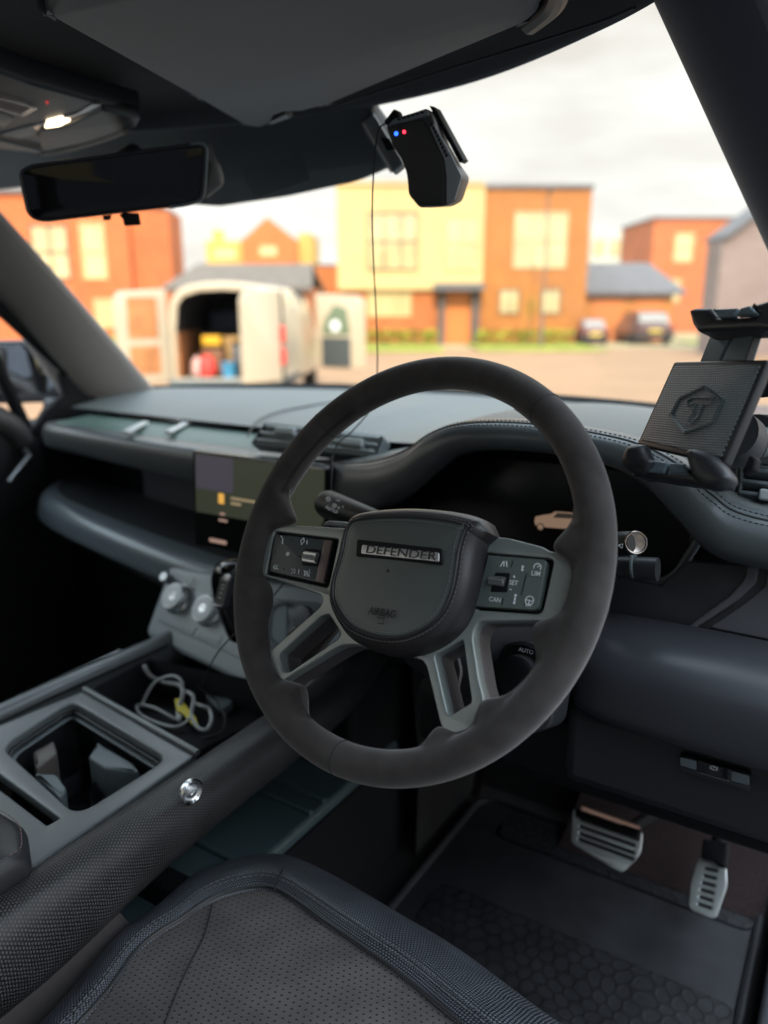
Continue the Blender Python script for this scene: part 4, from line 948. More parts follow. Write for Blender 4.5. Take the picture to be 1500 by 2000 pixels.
yl = plate('adapter', fil(l2(fy, [(400, 1358), (425, 1345), (455, 1370), (430, 1388)]), .004), fy, .012, .002, m_plas2, None, origin=fy[0]); tag(yl, 'small dark charging adapter lying in the console tray', 'adapter')
lines_o = None

# ================================================================== DRIVER SEAT
seat = thing('driver_seat', 'dark driver seat cushion with perforated insert and textured bolster', 'seat', (.42, -.3, .8))
ZS = 1.03
S_px = [(173, 1985), (261, 1869), (310, 1826), (355, 1799), (400, 1768), (448, 1747), (509, 1736), (551, 1747), (600, 1780), (630, 1803), (700, 1850), (790, 1915), (880, 1990)]
O_px = [(84, 2000), (200, 1864), (245, 1820), (289, 1789), (369, 1719), (430, 1690), (500, 1673), (560, 1674), (621, 1696), (700, 1738), (800, 1797), (900, 1856), (1072, 1984)]
S = [oZ(x, y, 1.035) for x, y in S_px]; O = [oZ(x, y, 1.005) for x, y in O_px]
bk = [(.262, -.80), (.262, -.55), (.255, -.38)]; bo_ = [(.205, -.80), (.205, -.55), (.21, -.38)]
S = [np.array([a, b, 1.02]) for a, b in bk[:2]]+[np.array([bk[2][0], bk[2][1], 1.028])]+S
O = [np.array([a, b, 1.0]) for a, b in bo_]+O
xe = .66
S += [np.array([xe-.08, S[-1][1]-.02, 1.035]), np.array([xe-.06, -.14, 1.03]), np.array([xe-.06, -.5, 1.02]), np.array([xe-.06, -.80, 1.02])]
O += [np.array([xe-.02, -.03, 1.0]), np.array([xe, -.10, 1.0]), np.array([xe, -.5, 1.0]), np.array([xe, -.80, 1.0])]
S = cr(S, 4); O = cr(O, 4); Sn = np.array(S); On = np.array(O)
cm = np.array([.43, -.45, 1.015])
Cn = (Sn+On)/2+np.array([0, 0, .022])
ins = [Sn+np.array([0, 0, -.0015])]
for t in (.9, .7, .45, .2, .02):
    q = cm+(Sn-cm)*t; q[:, 2] = 1.035-.012*(1-t)+.006*sin(pi*t); ins.append(q)
# planar uv for the insert: use lofted uv from world xy
def planar_uv(o, sc=1):
    me = o.data; l = me.uv_layers[0]; idx = np.zeros(len(me.loops), dtype=np.int32); me.loops.foreach_get('vertex_index', idx)
    co = np.zeros(len(me.vertices)*3); me.vertices.foreach_get('co', co); co = co.reshape(-1, 3); l.data.foreach_set('uv', co[idx][:, :2].ravel())
si = loft('seat_insert', ins, m_perf, seat, sharp=80); planar_uv(si)
q1 = Sn*.72+On*.28+np.array([0, 0, .014]); q2 = Sn*.35+On*.65+np.array([0, 0, .016]); q3 = Sn*.1+On*.9+np.array([0, 0, .007])
dn = On+np.array([0, 0, -.05]); out_dir = (On-cm); out_dir[:, 2] = 0; out_dir /= np.linalg.norm(out_dir, axis=1)[:, None]
q0 = Sn*.94+On*.06+np.array([0, 0, .006])
rows = [Sn-np.array([0, 0, .003]), q0, q1, q2, q3, On, On+np.array([0, 0, -.02])+out_dir*.004, dn+out_dir*.0, On-out_dir*.012+np.array([0, 0, -.11])]
loft('seat_bolster', rows, m_hexseat, seat, sharp=80)
mb = MB(); mb.tube([p+np.array([0, 0, .0035]) for p in Sn*.985+On*.015], .0016, 6); mb.build('seat_piping', m_plas, seat)
mb = MB(); stitchrun(mb, Sn*.86+On*.14+np.array([0, 0, .0108]), .004, .002, .0006); stitchrun(mb, Sn*.80+On*.20+np.array([0, 0, .0125]), .004, .002, .0006)
mb.build('seat_stitching', M_('seat thread', (.10, .10, .105), .7), seat)
a = [oZ(x, y, 1.037) for x, y in ((415, 1765), (398, 1830), (372, 1880), (345, 1940), (322, 2000))]
tube('insert_seam', cr(a, 6), .0007, m_stitch, seat, 6)
a = [p for p in (oZ(540, 1712, 1.036), oZ(552, 1697, 1.034), oZ(556, 1683, 1.022))]
tube('bolster_seam', cr([oZ(536, 1741, 1.048), oZ(541, 1720, 1.050), oZ(551, 1699, 1.040)], 4), .0009, m_stitch, seat, 6)
mb = MB(); mb.box(AX, .22, .64, -.75, -.02, .80, .92); bev(mb.build('seat_base', m_dark, seat), .03, 3)

# ================================================================== PEDALS, MAT, FOOTWELL
def pedal(name, label, fr, poly, slots, armp, parent_loc):
    t = thing(name, label, 'pedal', parent_loc)
    P = fil(l2(fr, poly), .008)
    plate('pedal_rubber', inset(P, .002), shift(fr, .0015), .010, .002, m_rubber, t)
    f2 = shift(fr, .003)
    loops = [P]+[fil(l2(fr, s), .0025) for s in slots]
    pl_ = plate('pedal_plate', loops, f2, .003, .0008, M_('brushed steel', (.86, .90, .89), .30, metal=.75) if 'brushed steel' not in bpy.data.materials else bpy.data.materials['brushed steel'], t)
    mb = MB(); mb.tube(cr(armp, 6), .009, 10); mb.build('pedal_arm', m_dark, t)
    return t
fb_ = frame(oD(1186, 1640, 1.06), (0.05, -.80, .60), (1, 0, 0))
cnr = [(1118, 1592), (1252, 1636), (1250, 1668), (1214, 1702), (1122, 1650)]
def lerpq(q, a, b): # q: tl,tr,br,bl
    q = [np.array(p, float) for p in q]
    return lambda u, v: tuple((q[0]*(1-u)+q[1]*u)*(1-v)+(q[3]*(1-u)+q[2]*u)*v)
Q = lerpq([(1120, 1578), (1256, 1622), (1250, 1690), (1116, 1640)], 0, 0)
sl_ = [[Q(.10, v), Q(.92, v), Q(.92, v+.11), Q(.10, v+.11)] for v in (.22, .44, .66, .84)]
pa = oD(1235, 1610, 1.08)
pedal('brake_pedal', 'wide silver brake pedal with black rubber bars', fb_, [(1120, 1578), (1256, 1622), (1252, 1668), (1216, 1706), (1116, 1646)], sl_, [oD(1195, 1640, 1.085), oD(1262, 1600, 1.13), oD(1300, 1575, 1.16), oD(1340, 1540, 1.18)], pa)
Q = lerpq([(1120, 1578), (1256, 1622), (1250, 1690), (1116, 1640)], 0, 0)
plate('pedal_cap', fil(l2(shift(fb_, .0065), [Q(.02, .0), Q(.99, .0), Q(.97, .34), Q(.03, .27)]), .004), shift(fb_, .0065), .006, .002, m_gloss, bpy.data.objects['brake_pedal'])
tube('pedal_edge', [oD(1135, 1578, 1.058), oD(1248, 1618, 1.058)], .0035, M_('copper sheen', (.55, .33, .25), .35, metal=.6), bpy.data.objects['brake_pedal'], 8)
fa_ = frame(oD(1385, 1700, 1.08), (-.1, -.75, .65), (1, 0, 0))
Q = lerpq([(1366, 1680), (1416, 1690), (1400, 1796), (1345, 1776)], 0, 0)
sl_ = [[Q(.26, v), Q(.80, v), Q(.80, v+.07), Q(.26, v+.07)] for v in (.10, .24, .38, .52, .66, .80)]
pedal('accelerator_pedal', 'narrow silver accelerator pedal with slotted face', fa_, [(1366, 1672), (1418, 1684), (1421, 1730), (1398, 1797), (1346, 1776), (1350, 1725)], sl_, [oD(1388, 1720, 1.10), oD(1400, 1660, 1.12), oD(1410, 1600, 1.13)], oD(1385, 1700, 1.1))
fq = frame(oD(1396, 1655, 1.075), (-.1, -.75, .65), (1, 0, 0))
plate('pedal_shoe', fil(l2(fq, [(1372, 1636), (1424, 1646), (1418, 1696), (1398, 1690), (1392, 1680), (1368, 1678)]), .006), fq, .02, .004, m_dark, bpy.data.objects['accelerator_pedal'])
mat_ = thing('floor_mat', 'black rubber floor mat with honeycomb cells in the driver footwell', 'floor mat', (.45, .2, floor_z))
frF = frame((0, 0, floor_z+.006), (0, 0, 1))
plate('mat_base', rrect(.24, -.65, .695, .56, .04), frF, .006, .002, m_matp, mat_)
for (x0, x1, y0, y1) in ((.28, .69, -.60, .335), (.30, .69, .475, .55)):
    plate('mat_cells', rrect(x0, y0, x1, y1, .02), shift(frF, .003), .004, .001, m_mat, mat_)
tube('mat_rim', [(a, b, floor_z+.008) for a, b in rrect(.24, -.65, .695, .56, .04)], .006, m_matp, mat_, 8, close=True)
loft('mat_heel', [[(.40, .50, .76), (.70, .50, .76)], [(.40, .60, .79), (.70, .60, .79)], [(.40, .72, .92), (.70, .72, .92)]], m_brown, mat_)
# tunnel side wall of the driver footwell
rows = [[(.212, y, .75), (.215, y, .92), (.20, y, 1.08)] for y in (.37, .5, .8)]
loft('tunnel_side', rows, m_carpet, car)
loft('tunnel_trim', cr([[(.235, .52, .78), (.25, .52, .78)], [(.23, .60, .95), (.25, .60, .95)], [(.22, .64, 1.1), (.25, .64, 1.1)]], 4), m_brown, car)
# ================================================================== PHONE MOUNT
pm = thing('phone_mount', 'black adjustable phone holder with textured back plate beside the right pillar', 'phone holder', oD(1490, 880, .72))
frH = frame(oD(1370, 800, .60), (-.66, -.63, .40), (1, -.6, 0))
PH = l2(frH, [(1316, 706), (1500, 701), (1412, 908), (1243, 868)])
body = plate('holder_body', fil(PH, .003), frH, .008, .002, m_plas, pm)
m_tex = dots(M_('holder texture', (.03, .04, .045), .38), .0023, .24, .42, (.24, .30, .32), (.018, .024, .028), bump=.9, bdist=.0004, invert=True)
plate('holder_pad', fil(inset(PH, .0045), .002), shift(frH, .0008), .002, .0006, m_tex, body)
f5 = shift(frH, .0014)
hexp = [loc2(f5, *p) for p in ((1377, 752), (1413, 780), (1391, 826), (1336, 846), (1308, 812), (1326, 777))]
hexp2 = inset(hexp, .0014)
lines('holder_emblem', [hexp+[hexp[0]], hexp2+[hexp2[0]]], f5, .0006, M_('emblem', (.10, .13, .14), .4), body)
tt = [loc2(f5, *p) for p in ((1342, 783), (1352, 777), (1394, 777), (1386, 790), (1372, 789), (1362, 815), (1348, 829), (1342, 824), (1352, 808), (1360, 787), (1343, 793))]
lines('holder_emblem', [tt+[tt[0]]], f5, .0005, bpy.data.materials['emblem'], body)
f6 = shift(frH, -.004)
for q in ([(1392, 640), (1438, 636), (1404, 706), (1366, 706)], [(1442, 636), (1480, 630), (1456, 706), (1408, 706)]):
    plate('holder_stem', fil(l2(f6, q), .001), f6, .008, .0015, m_plas2 if False else M_('stem plastic', (.10, .135, .155), .35) if 'stem plastic' not in bpy.data.materials else bpy.data.materials['stem plastic'], pm)
mb = MB()
for k in range(26):
    x = 1480-(k/26)*24; y = 632+(k/26)*72; c = loc2(f6, x, y); mb.box((w3(f6, *c), f6[1], f6[2], f6[3]), -.0007, .0007, -.0005, .0005, -.006, .0)
mb.build('stem_teeth', m_plas, pm)
f7 = shift(frH, .004)
clamp = [(1343, 606), (1354, 600), (1385, 600), (1400, 619), (1480, 617), (1462, 596), (1500, 585), (1560, 590), (1575, 640), (1500, 645), (1481, 641), (1440, 643), (1388, 645), (1361, 647), (1350, 632)]
f7a = frame(oD(1420, 620, .60), (-.5, -.80, .33), (1, -.4, 0)); f7b = shift(f7a, .012)
plate('upper_clamp', fil(l2(f7b, clamp), .0025), f7b, .026, .004, m_plas, pm)
plate('clamp_bridge', fil(l2(shift(f7b, .003), [(1392, 603), (1440, 601), (1432, 618), (1402, 620)]), .001), shift(f7b, .003), .006, .0015, bpy.data.materials['stem plastic'], pm)
plate('clamp_bridge', fil(l2(shift(f7b, .003), [(1445, 601), (1463, 596), (1480, 614), (1438, 617)]), .001), shift(f7b, .003), .006, .0015, bpy.data.materials['stem plastic'], pm)
# lower cradle: bar and two rounded claws
def blob(name, px, fr, th, mat, parent, b=.005): return plate(name, cr(l2(fr, px), 4, closed=True), fr, th, b, mat, parent)
f8 = shift(frame(oD(1320, 910, .585), (-.35, -.86, .36), (1, -.2, 0)), 0)
plate('cradle_bar', fil(l2(f8, [(1225, 925), (1260, 898), (1400, 915), (1415, 945), (1388, 950), (1300, 938)]), .003), f8, .022, .005, m_plas, pm)
blob('claw', [(1209, 888), (1220, 868), (1248, 864), (1256, 878), (1264, 893), (1272, 900), (1256, 919), (1224, 920), (1209, 904)], shift(f8, .010), .020, m_plas, pm, .008)
blob('claw', [(1332, 880), (1350, 872), (1383, 883), (1408, 908), (1422, 930), (1405, 949), (1372, 950), (1345, 930), (1343, 922), (1336, 900)], shift(f8, .012), .022, m_plas, pm, .008)
for q in ([(1266, 897), (1304, 903), (1296, 924), (1258, 921)], [(1309, 903), (1335, 906), (1344, 926), (1301, 925)]):
    plate('cradle_pad', fil(l2(shift(f8, .004), q), .0015), shift(f8, .004), .005, .0015, bpy.data.materials['stem plastic'], pm)
J = oD(1452, 880, .66)
tube('ball_joint', [oD(1425, 845, .63), oD(1440, 862, .65), J], [.022, .024, .017], m_plas, pm, 24)
revolve('joint_collar', [(.016, 0), (.020, .004), (.020, .018), (.016, .022)], frame(oD(1440, 868, .648), nrm(oD(1520, 850, .76)-oD(1440, 868, .648))), m_dark, pm, 24)
tube('mount_arm', [oD(1448, 868, .67), oD(1500, 862, .73), oD(1560, 852, .80), oD(1600, 900, .85)], .0145, m_plas2, pm, 24)
for k in range(9):
    a = oD(1478+k*7, 846, .715+k*.008); tube('arm_rib', [a, a+nrm(oD(1560, 852, .80)-J)*.0016], .0175, m_plas, pm, 24)
tube('lock_knob', [oD(1492, 745, .62), oD(1510, 745, .66)], .013, m_dark, pm, 16)
plate('joint_tab', fil(l2(f8, [(1422, 908), (1438, 872), (1452, 880), (1446, 903), (1428, 914)]), .002), shift(f8, -.02), .01, .002, m_dark, pm)

# ================================================================== MIRROR, VISOR, OVERHEAD CONSOLE
DM = .93
frMi = frame(oD(220, 360, DM), CAM-oD(220, 360, DM), R_)
mq = [(38, 338), (60, 325), (385, 281), (398, 286), (399, 300), (393, 380), (380, 394), (330, 402), (90, 430), (68, 427), (55, 415)]
rm = thing('rear_view_mirror', 'wide black rear view mirror hanging below the headliner', 'mirror', oD(230, 330, DM+.03))
O2 = fil(l2(frMi, mq), .006)
plate('mirror_housing', inset(O2, -.0008), shift(frMi, -.003), .030, .010, m_plas, rm)
rs = [(386, 284), (402, 278), (408, 300), (402, 380), (384, 400), (372, 398)]
plate('mirror_bezel', [inset(O2, -.0022), inset(O2, .0018)], frMi, .010, .0022, m_dchrome if False else m_plas, rm)
hs = [(396, 279), (407, 283), (433, 320), (440, 345), (438, 362), (420, 376), (400, 392), (385, 401), (392, 360), (404, 300)]
plate('mirror_shell', fil(l2(shift(frMi, -.006), hs), .006), shift(frMi, -.006), .03, .010, M_('shell grey', (.065, .063, .060), .45), rm)
tube('bezel_edge', cr([w3(frMi, *loc2(frMi, *p), .0012) for p in [(372, 281), (390, 280), (402, 288), (403, 310), (398, 375), (388, 392), (360, 400), (330, 404)]], 5), .0022, m_plas2, rm, 8)
plate('mirror_face', inset(O2, .0018), shift(frMi, -.0005), .003, .0005, M_('dark mirror', (.006, .006, .007), .05, spec=.22), rm)
plate('mirror_switch', fil(l2(frMi, [(232, 420), (243, 416), (272, 417), (276, 440), (243, 442), (240, 428)]), .002), shift(frMi, -.004), .014, .003, m_dark, rm)
plate('mirror_tab', fil(l2(frMi, [(200, 422), (218, 420), (216, 430), (202, 431)]), .001), shift(frMi, -.004), .008, .001, m_dark, rm)
mb = MB(); mb.tube([oD(230, 350, DM+.03), oD(235, 320, DM+.10), oD(260, 300, DM+.2)], .014, 12); mb.build('mirror_arm', m_plas, rm)
# sun visor of the driver
vi = thing('sun_visor', 'charcoal fabric sun visor folded up against the headliner above the windscreen', 'sun visor', oZ(800, 120, 1.85))
ZV = 1.846
v_px = [(90, 30), (380, 190), (478, 246), (508, 250), (528, 243), (538, 226), (560, 219), (585, 219), (640, 206), (1030, 45), (1052, 25), (1058, -10), (1110, -200), (300, -300)]
frVi = frame((0, 0, ZV), (0, 0, -1), (1, 0, 0))
plate('visor_panel', cr(fil(l2(frVi, v_px), .006), 2, closed=True), frVi, .018, .006, M_('visor fabric', (.025, .026, .028), .85, sheen=.4, noise=.10, nscale=900, bump=.3, bscale=1500, bdist=.0003), vi)
mb = MB(); mb.tube([oZ(528, 236, ZV+.006), oZ(565, 222, ZV+.006)], .005, 10); mb.build('visor_pivot', m_dchrome, vi)
mb = MB(); mb.tube(cr([oZ(1035, 45, ZV+.005), oZ(1065, 22, ZV+.004), oZ(1085, 0, ZV+.004), oZ(1100, -40, ZV+.004)], 5), .010, 10); mb.build('visor_clip', m_plas, vi)
# wire tucked along the header
wr = tube('header_wire', cr([oZ(660, 205, 1.838), oZ(800, 160, 1.842), oZ(900, 128, 1.846), oZ(985, 102, 1.848), oZ(1075, 74, 1.850), oZ(1180, 40, 1.85), oZ(1240, 14, 1.85)], 6), .0016, m_rubber, None, 8, origin=oZ(900, 128, 1.846)); tag(wr, 'thin dark wire tucked along the top edge of the windscreen', 'wire')
# overhead console
oc = thing('overhead_console', 'dark overhead console with a lit reading lamp in front of the mirror', 'overhead console', oZ(100, 240, 1.86))
ZO = 1.842
frO = frame((0, 0, ZO), (0, 0, -1), (1, 0, 0))
plate('console_plate', fil(l2(frO, [(-300, 100), (-60, 120), (60, 165), (278, 225), (262, 245), (250, 262), (75, 300), (-60, 285), (-300, 240)]), .008), frO, .03, .006, m_plas, oc)
fo1 = shift(frO, .006)
pdo = [(72, 268), (80, 255), (130, 248), (200, 215), (276, 232), (266, 250), (170, 280), (85, 298)]
plate('console_pod', fil(l2(fo1, pdo), .006), fo1, .016, .004, m_plas, oc)
tube('pod_edge', cr([oZ(x, y, ZO-.006) for x, y in ((84, 299), (140, 289), (200, 272), (245, 255))], 5), .004, M_('pod rim', (.16, .13, .11), .4), oc, 10)
tube('console_edge', [oZ(-40, 262, ZO-.004), oZ(78, 292, ZO-.004)], .003, m_plas2, oc, 10)
fo2 = shift(frO, .002)
m_lamp = em('lamp glow', (1, .78, .5), 2.5)
m_lens = M_('lamp lens', (.16, .14, .13), .2, coat=.4)
def lz(px, mat, nm, lift=.002, par=oc): f_ = shift(frO, lift); return plate(nm, fil(l2(f_, px), .002), f_, .004, .0008, mat, par)
lens = lz([(62, 248), (150, 222), (180, 204), (200, 204), (196, 214), (150, 232), (105, 252), (75, 256)], m_lens, 'lamp_lens')
lz([(92, 240), (122, 232), (138, 236), (112, 249), (88, 250)], m_lamp, 'lamp_bulb', .0035, lens)
lz([(0, 262), (62, 246), (78, 258), (40, 272), (10, 268)], m_plas2, 'console_key')
lz([(-40, 240), (10, 248), (28, 232), (0, 222), (-40, 218)], m_plas2, 'console_key')
q = l2(shift(frO, .003), [(-30, 185), (30, 198), (72, 211), (44, 227), (-30, 205)])
lines('key_outline', [q+[q[0]], (lambda a: a+[a[0]])(inset(q, .004))], shift(frO, .003), .0007, m_chrome, oc)
lp = bpy.data.lights.new('reading_lamp', 'AREA'); lp.shape = 'DISK'; lp.size = .012; lp.energy = .012; lp.color = (1, .82, .62)
lo = bpy.data.objects.new('reading_lamp', lp); COL.objects.link(lo); lo.parent = oc; lo.location = (Vector([float(a) for a in oZ(112, 242, ZO-.008)])-oc.location)
lz([(88, 198), (96, 200), (92, 205)], em('red mark', (.8, .02, .02), .25), 'warning_mark', .001)
mb = MB(); mb.box(AX, -.7, .7, -2.3, -2.2, 1.90, 1.91); 

# ================================================================== DASHCAM
dc = thing('dashcam', 'black dashcam stuck high on the windscreen with blue and red lights', 'dashcam', oD(830, 250, .82))
frDc = frame(oD(820, 310, .80), (.25, -.9, -.10), (1, .3, 0))
bodyp = [(752, 246), (768, 232), (834, 210), (846, 232), (860, 275), (884, 318), (903, 345), (888, 392), (868, 403), (818, 406), (797, 380), (794, 345), (788, 320), (766, 285)]
bp = plate('camera_body', fil(l2(frDc, bodyp), .004), frDc, .045, .004, m_plas, dc)
ff = shift(frDc, .001)
plate('camera_face', fil(l2(ff, [(755, 250), (826, 232), (842, 262), (866, 312), (868, 340), (868, 398), (818, 404), (798, 380), (795, 340), (784, 310), (768, 286)]), .004), ff, .004, .001, M_('camera black', (.010, .010, .011), .42), bp)
fs_ = shift(frDc, .0016)
plate('side_strip', fil(l2(fs_, [(846, 240), (880, 300), (902, 345), (888, 390), (872, 398), (872, 345), (868, 312), (840, 250)]), .002), fs_, .004, .001, M_('camera grey', (.20, .22, .24), .4), bp)
plate('top_strip', fil(l2(fs_, [(768, 232), (834, 212), (838, 226), (756, 246)]), .002), fs_, .003, .001, m_plas2, bp)
mb = MB()
for k in range(6):
    c = loc2(shift(fs_, .001), 779+k*9, 233-k*2.6); mb.box((w3(fs_, *c, .0006), *fs_[1:]), -.0016, .0016, -.0008, .0008, -.001, .0006)
for k in range(9):
    c = loc2(shift(fs_, .001), 843+k*3.6, 243+k*7.5); mb.box((w3(fs_, *c, .0006), *fs_[1:]), -.0012, .0012, -.0016, .0016, -.001, .0006)
mb.build('camera_ports', m_dark, bp)
c = loc2(ff, 774, 261); plate('status_light', arc(*c, .0021, 0, 2*pi, 12)[:-1], shift(ff, .0008), .001, .0002, em('led blue', (.02, .10, 1), 1.6), bp)
c = loc2(ff, 789.5, 257.5); plate('status_light', arc(*c, .0018, 0, 2*pi, 12)[:-1], shift(ff, .0008), .001, .0002, em('led red', (1, .03, .06), 1.4), bp)
fbk = shift(frDc, -.02)
plate('mount_plate', fil(l2(fbk, [(838, 206), (848, 208), (905, 312), (897, 318)]), .001), fbk, .03, .001, m_dark, dc)
plate('mount_bracket', fil(l2(shift(frDc, -.01), [(748, 238), (768, 212), (776, 216), (782, 236), (760, 250)]), .002), shift(frDc, -.01), .02, .003, m_dark, dc)
fgp = shift(frame(oD(745, 270, .86), (.3, -.9, .1), (1, .3, 0)), 0)
gp_ = plate('camera_grip', fil(l2(fgp, [(706, 238), (728, 222), (745, 250), (788, 318), (766, 336)]), .004), fgp, .02, .003, m_plas2, dc)
mb = MB()
for k in range(5):
    a = loc2(shift(fgp, .001), 744+k*3.6, 268+k*.6); b = loc2(shift(fgp, .001), 757+k*3.6, 293-k*.4); mb.tube([w3(fgp, *a, .0006), w3(fgp, *b, .0006)], .0008, 5)
mb.build('grip_slots', m_dark, gp_)
# cable of the dashcam: hangs down, over the dash, behind the wheel and into the console tray
cb = cr([oD(758, 240, .83), oD(742, 250, .83), oD(733, 290, .83), oD(729, 350, .835), oD(727, 420, .86), oD(730, 520, .90), oD(735, 620, .93), oD(737, 720, .94), oD(728, 790, .94), oD(690, 840, .93), oD(664, 862, .93), oD(650, 890, .93), oD(648, 930, .92), oD(640, 1000, .92), oD(590, 1090, .92), oD(520, 1180, .92), oD(458, 1238, .92), oD(425, 1275, .93), oD(402, 1318, .95)]+[oZ(398, 1345, 1.07), oZ(420, 1368, 1.055)], 8)
tag(tube('dashcam_cable', cb, .00085, m_rubber, None, 8, origin=cb[0]), 'thin black cable hanging from the dashcam down into the console tray', 'cable')
# ================================================================== OUTSIDE
def bricks(name, c1, c2, mo, scale=1.0, rough=.9, sx=1.0):
    m = M_(name, c1, rough); nt = m.node_tree; b = nt.nodes['Principled BSDF']
    t = NN(nt, 'ShaderNodeTexBrick'); t.inputs['Color1'].default_value = (*c1, 1); t.inputs['Color2'].default_value = (*c2, 1); t.inputs['Mortar'].default_value = (*mo, 1)
    t.inputs['Scale'].default_value = 1; t.inputs['Brick Width'].default_value = .225*scale; t.inputs['Row Height'].default_value = .075*scale; t.inputs['Mortar Size'].default_value = .006*scale
    u = NN(nt, 'ShaderNodeUVMap'); u.uv_map = 'UVMap'; nt.links.new(u.outputs[0], t.inputs['Vector'])
    n = NN(nt, 'ShaderNodeTexNoise'); n.inputs['Scale'].default_value = .7; n.inputs['Detail'].default_value = 5
    g = NN(nt, 'ShaderNodeTexCoord'); nt.links.new(g.outputs['Object'], n.inputs['Vector'])
    mr = NN(nt, 'ShaderNodeMapRange'); mr.inputs['To Min'].default_value = .7; mr.inputs['To Max'].default_value = 1.25; nt.links.new(n.outputs['Fac'], mr.inputs['Value'])
    mu = NN(nt, 'ShaderNodeMix', data_type='RGBA', blend_type='MULTIPLY'); mu.inputs['Factor'].default_value = 1
    nt.links.new(t.outputs[0], mu.inputs['A']); nt.links.new(mr.outputs[0], mu.inputs['B']); nt.links.new(mu.outputs['Result'], b.inputs['Base Color'])
    return m
K = .68
def k3(c, k=K): return tuple(x*k for x in c)
m_br_or = bricks('orange brick', k3((.64, .17, .03)), k3((.54, .13, .02)), k3((.5, .34, .2)))
m_br_br = bricks('amber brick', k3((.62, .21, .025)), k3((.50, .155, .018)), k3((.45, .30, .15)))
m_br_rd = bricks('red orange brick', k3((.68, .165, .035)), k3((.57, .12, .025)), k3((.55, .34, .2)))
m_cream = M_('cream render', k3((.92, .68, .31), .56), .9, noise=.05, nscale=.8)
m_garage = M_('garage door orange', k3((.62, .24, .04)), .7, noise=.1, nscale=2)
m_grout = M_('grey shingle roof', (.105, .100, .105), .85, noise=.15, nscale=3)
m_mauve = bricks('mauve grey brick', (.22, .165, .150), (.19, .14, .13), (.24, .2, .18))
m_hedge = M_('hedge green', (.24, .27, .02), .95, noise=.4, nscale=4)
m_win = M_('pale window glass', k3((.80, .66, .34), .58), .12, noise=.15, nscale=1.2, coat=.5)
m_wfr = M_('window frame brown', (.10, .065, .045), .6)
m_doorc = M_('front door orange', k3((.75, .24, .05)), .6)
m_dkfr = M_('dark porch frame', (.07, .065, .065), .7)
GZ = 0.0
# ground sheet
def sheet(name, P, mat, kind='structure'):
    o = mk(name, P, [tuple(range(len(P)))], mat, None, smooth=False, uv=[(p[0], p[1]) for p in P]); o['kind'] = kind; return o
c_ = CAM+FH*30
m_pave = bricks('block paving', (.27, .15, .072), (.23, .125, .06), (.18, .11, .06), 1.1)
sheet('ground', [(-900, -900, -.004), (900, -900, -.004), (900, 900, -.004), (-900, 900, -.004)], M_('verge ground', (.30, .24, .12), .95, noise=.2, nscale=.3))
def G(x, y): p = oZ(x, y, GZ); return (p[0], p[1], GZ)
def gpt(u, s, z=0): p = CAM+R_*u+FH*s; return (p[0], p[1], z)
sheet('road', [gpt(-60, -15), gpt(60, -15), gpt(60, 30.5), gpt(-60, 30.5)], m_pave)
sheet('added_dark_ground', [gpt(-22, -14, .006), gpt(22, -14, .006), gpt(22, 9.5, .006), gpt(-22, 9.5, .006)], M_('added ground grey', (.10, .105, .11), .9, noise=.2, nscale=2))  # unseen grey sheet added to cut warm bounce light into the cabin
# grass verges: thin turf strips with a kerb step
def turf(name, u0, u1, s0, s1, label_kind='structure'):
    mb = MB(); fr = (np.array(gpt(0, 0)), R_, FH, np.array([0, 0, 1.])); mb.box(fr, u0, u1, s0, s1, 0, .06); o = mb.build(name, M_('lawn', (.19, .21, .02), .95, noise=.3, nscale=3) if 'lawn' not in bpy.data.materials else bpy.data.materials['lawn'], None, smooth=False); o['kind'] = 'structure'; return o
def U(x, s): return (x-750)/1560.*s   # sideways metres at distance s
turf('grass', U(690, 30), U(862, 30), 27.8, 33.9); turf('grass', U(930, 30), U(1170, 30), 28.3, 33.9); turf('grass', U(150, 27), U(260, 27), 26.5, 29.0)
turf('grass', U(1440, 30), U(1700, 30), 30.5, 36)
def hedge(u0, u1, s0, s1, h, label, group='low hedges in front of the houses'):
    fr = (np.array(gpt(0, 0)), R_, FH, np.array([0, 0, 1.])); mb = MB(); rnd = random.Random(int(u0*10)+50)
    o = thing('hedge', label, 'hedge', gpt((u0+u1)/2, (s0+s1)/2), group)
    n = int((u1-u0)*(s1-s0)*120)+150
    for i in range(n):
        p = w3(fr, rnd.uniform(u0, u1), rnd.uniform(s0, s1), .06+h*rnd.random()**.6); a = rnd.uniform(0, 6.28); b = rnd.uniform(-1, 1); r = rnd.uniform(.05, .10)
        d1 = np.array([cos(a), sin(a), b])*r; d2 = np.array([-sin(a), cos(a), rnd.uniform(-.6, .6)])*r
        mb.add([p-d1, p+d2, p+d1, p-d2], [(0, 1, 2, 3)])
    mb.build('leaves', m_hedge, o, smooth=False)
    st = MB()
    for i in range(max(3, int((u1-u0)/.5))): p = w3(fr, u0+(i+.5)*(u1-u0)/max(3, int((u1-u0)/.5)), (s0+s1)/2, 0); st.tube([p, p+np.array([0, 0, h*.8])], .015, 5)
    st.build('stems', m_wfr, o, smooth=False)
hedge(U(712, 32.5), U(855, 32.5), 32.2, 33.0, .55, 'low green hedge under the cream house wall')
hedge(U(930, 32.5), U(1120, 32.5), 32.2, 33.0, .55, 'low green hedge under the amber brick wall')
hedge(U(168, 28), U(250, 28), 27.6, 28.2, .45, 'low green hedge beside the open van door at the left house')
FRA = lambda s: (CAM+FH*s, R_, np.array([0, 0, 1.]), -FH)
def fp_(s, x, y): fr = FRA(s); return loc2(fr, x, y)
